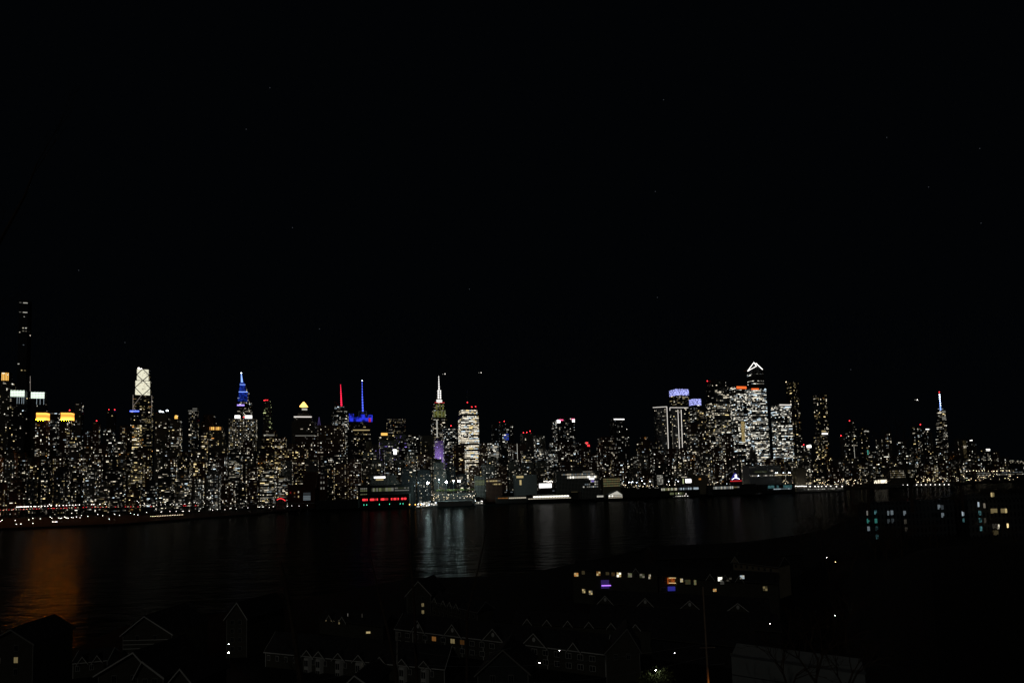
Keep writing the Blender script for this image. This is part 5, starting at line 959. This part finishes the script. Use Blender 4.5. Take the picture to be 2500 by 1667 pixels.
# pale wall at lower right
A = at(1785, 1600, 60); zt = A.z; B2 = at_z(2112, 1645, zt); u = Vector((B2.x - A.x, B2.y - A.y, 0)); Lw = u.length; u.normalize(); n = Vector((-u.y, u.x, 0))
r = thing('flat_roofed_house', 'blank pale grey wall of a flat roofed house at the lower right edge', 'house', (A.x, A.y, 20)); q = Vector((A.x, A.y, 0))
MB().box(q, u, n, Lw, 5, 20, zt).build('wall', 'pale_panel', r); MB().box(q - n*.06 - u*.1, u, n, Lw + .2, .35, zt + .002, zt + .2).build('coping', 'steel', r)
MB().box(q - n*.05 + u*.02, u, n, Lw-.04, .03, zt - 2.1, zt - 2.04).build('panel_joint', 'dark_metal', r)
# poles
r = thing('utility_pole', 'tall wooden pole at right of centre, orange lit near the bottom', 'pole', at(1735, 1700, 75)); 
p = at(1735, 1700, 75); q = at(1716, 1432, 75); MB().tube(p - Vector((0, 0, 30)), q, .28, .1, 10).build('pole', 'wood_pole', r); z = at(1727, 1580, 75); MB().tube(z - Vector((1.1, 0, 0)), z + Vector((1.1, 0, 0)), .07).build('crossarm', 'wood_pole', r); z = at(1734, 1622, 75); MB().tube(z, z + Vector((2.1, 0, .1)), .03).build('bracket', 'steel', r)
r = thing('utility_pole', 'pale grey pole standing in front of the bay windowed row', 'pole', at(966, 1700, 95)); p = at(962, 1700, 95); q = at(970, 1543, 95); MB().tube(p - Vector((0, 0, 26)), q, .3, .12, 10).build('pole', 'pale_bark', r)
for A_, B_, lab in (((968, 1578, 95), (1250, 1580, 95), 'upper thin overhead wire crossing below the largest gables'), ((968, 1620, 95), (1729, 1570, 75), 'long overhead wire sagging from pale pole to wooden pole'), ((690, 1667, 90), (966, 1585, 95), 'overhead wire rising to the pale pole from the lower left'), ((1735, 1600, 75), (1100, 1660, 70), 'lowest overhead wire left of the wooden pole')):
    a = at(*A_); b = at(*B_); m = MB(); P = [a + (b-a)*(i/16) - Vector((0, 0, 1.6*math.sin(math.pi*i/16))) for i in range(17)]
    for s_, t_ in zip(P, P[1:]): m.tube(s_, t_, .03, .03, 4)
    o = m.build('overhead_wire', 'steel'); tagm(o, lab, 'wire')
def bare_stem(label, pts, D, r0, r1, mat='bark', twigs=8, seed=0):
    P = [at(x, y, D) for x, y in pts]; rs = random.Random(seed); base = P[0].copy(); base.z = 4 if pts[0][0] < 1900 else P[0].z - 10
    r = thing('bare_tree', label, 'tree', base); m = MB(); m.tube(Vector((P[0].x, P[0].y, base.z)), P[0], r0*1.2, r0, 8)
    for i, (a, b) in enumerate(zip(P, P[1:])):
        k = len(P) - 1; m.tube(a, b, r0 + (r1-r0)*i/k, r0 + (r1-r0)*(i+1)/k, 7)
    m.build('trunk', mat, r); g = MB()
    def br(p, d, L_, rr, lev):
        q = p + d*L_; g.tube(p, q, rr, rr*.5, 4)
        if lev < 3:
            for _ in range(3): v = (d + Vector((rs.gauss(0, .45), rs.gauss(0, .3), rs.gauss(.15, .3)))).normalized(); br(p + d*L_*(.35+.6*rs.random()), v, L_*.6, rr*.5, lev+1)
    for i in range(twigs):
        j = rs.randrange(0, len(P)-1); t = rs.random(); p = P[j] + (P[j+1]-P[j])*t; s_ = rs.choice((-1, 1)); br(p, Vector((s_*(.4+.5*rs.random()), rs.gauss(0, .3), .8)).normalized(), 1.2 + 1.5*rs.random(), r1*.7, 0)
    g.build('branches', 'twig', r); return r
bare_stem('thin straight bare tree rising across the river reflection at centre', [(1018, 1667), (1012, 1480), (1004, 1380), (998, 1240)], 70, .22, .05, seed=2, twigs=5)
bare_stem('bare trunk with a broken stub left of the bay windowed row', [(735, 1667), (718, 1545), (700, 1440), (686, 1370)], 60, .38, .1, seed=3, twigs=4)
bare_stem('slanting bare trunk left of the pale pole', [(968, 1640), (945, 1530), (925, 1450), (900, 1340)], 62, .22, .05, seed=4, twigs=4)
bare_stem('thin leaning bare tree right of the pale river reflection', [(1140, 1667), (1140, 1500), (1160, 1420), (1178, 1340), (1190, 1270)], 72, .2, .04, seed=5, twigs=5)
for i, (x, y, s_, lab) in enumerate(((2225, 1215, 1.5, 'forked bare tree whose branches cross the right skyline'), (2350, 1215, 1.25, 'bare tree before the gold faced block'), (2120, 1235, 1.0, 'smaller bare tree at the left of the forked one'))):
    p = at(x, y, 112); r = place('bare_tree', bare[i], ('trunk', 'branches'), (p.x, p.y, p.z - 3), i * 2.1, lab, 'tree', None, s_)
p = at(1985, 1700, 42)
for i, (x, s_, lab) in enumerate(((1930, .6, 'bare tree spreading twigs over the pale wall, left one'), (2000, .72, 'tallest bare tree spreading twigs over the middle of the pale wall'), (2075, .66, 'bare tree spreading twigs over the pale wall, right one'))):
    p = at(x, 1760, 44); place('bare_tree', bare[i], ('trunk', 'branches'), (p.x, p.y, p.z), i * 1.3, lab, 'tree', None, s_)
# lit tree by the white lamp
pale_tree = tree_proto(11, .8, 5, 6, depth=5, rad=.2)
p = at(1604, 1700, 128); place('bare_tree', pale_tree, ('trunk', 'branches', 'crown'), (p.x, p.y, p.z - 3), 1., 'sparse leafy tree lit from within by a lamp right of the vented gable', 'tree', None, .9)
q = at(1601, 1635, 128.5); r = thing('street_lamp', 'cool lamp shining through the twigs of the lit tree', 'street lamp', (q.x, q.y, 4)); MB().tube((q.x, q.y, 4), q, .09, .07).build('pole', 'dark_metal', r); MB().ball(q, .13, .7).build('lamp_head', 'porch_strong', r)
n = 0
for i in range(120):
    px = 1925 + 650 * rnd(); Y = 130 + 480 * rnd() ** .8; X = (px - CX) / F * Y
    zt = at(px, (1196 if px < 2330 else 1178), Y).z; s_ = min(1.1, (zt - hill_h(X, Y)) / 15.)
    if 270 < Y < 320: continue
    if Y < 270 and 2090 < px < 2500 and i % 2: s_ = min(s_, (at(px, 1312, Y).z - hill_h(X, Y)) / 14.)
    if s_ < .3: continue
    place('bare_tree', bare[i % 3], ('trunk', 'branches'), (X, Y, hill_h(X, Y) - .3), rnd() * 6, 'dark bare tree in the wooded hillside at the right', 'tree', 'bare trees of the wooded hillside', s_)
# upper left twigs of a tree close to the viewer
bare_stem('near bare tree whose faint twigs hang in the upper left sky', [(-160, 1500), (-130, 1000), (-60, 700), (60, 480), (90, 400)], 22, .12, .02, seed=9, twigs=9)
# ------------------------------------------------------------------ light
sun = bpy.data.lights.new('street_fill', 'SUN'); sun.energy = .048; sun.angle = R(.5); sun.color = (1, .97, .86); so = bpy.data.objects.new('street_fill', sun); C.objects.link(so)  # dim sun lamp standing in for street lamps behind the camera
so.rotation_euler = Vector((.28, 1, -.85)).to_track_quat('-Z', 'Y').to_euler()
wl = bpy.data.worlds.new('World'); scene.world = wl; wl.use_nodes = True; nt = wl.node_tree; bg = nt.nodes['Background']
sk = nt.nodes.new('ShaderNodeTexSky'); sk.sky_type = 'NISHITA'; sk.sun_disc = False; sk.sun_elevation = R(-8); sk.sun_rotation = R(200)
add = nt.nodes.new('ShaderNodeMixRGB'); add.blend_type = 'ADD'; add.inputs[0].default_value = 1; add.inputs[2].default_value = (.020, .030, .042, 1); nt.links.new(sk.outputs[0], add.inputs[1]); nt.links.new(add.outputs[0], bg.inputs['Color']); bg.inputs['Strength'].default_value = .03
# purple light washing the stepped tower, unseen orange lamp lighting the foot of the wooden pole
def wash(target, energy, col, size, loc):
    l = bpy.data.lights.new('wash_light', 'AREA'); l.energy = energy; l.color = col; l.size = size; l.spread = R(70); o = bpy.data.objects.new('wash_light', l); C.objects.link(o); o.location = loc
    o.rotation_euler = (Vector(target) - Vector(loc)).to_track_quat('-Z', 'Y').to_euler()
D = VIOLET.D; wash(at(1070, 1095, D), 42000, (.45, .28, 1), 10, at(1072, 1150, D - 70))
p = at(1735, 1690, 73.5); wash(p + Vector((0, 1.4, 0)), 12, (1, .35, .05), .5, p + Vector((1.2, -1.5, -1)))
vs = scene.view_settings; scene.display_settings.display_device = 'sRGB'; vs.view_transform = 'Standard'; vs.look = 'None'; vs.exposure = 0; vs.gamma = 1
print('objects', len(bpy.data.objects))
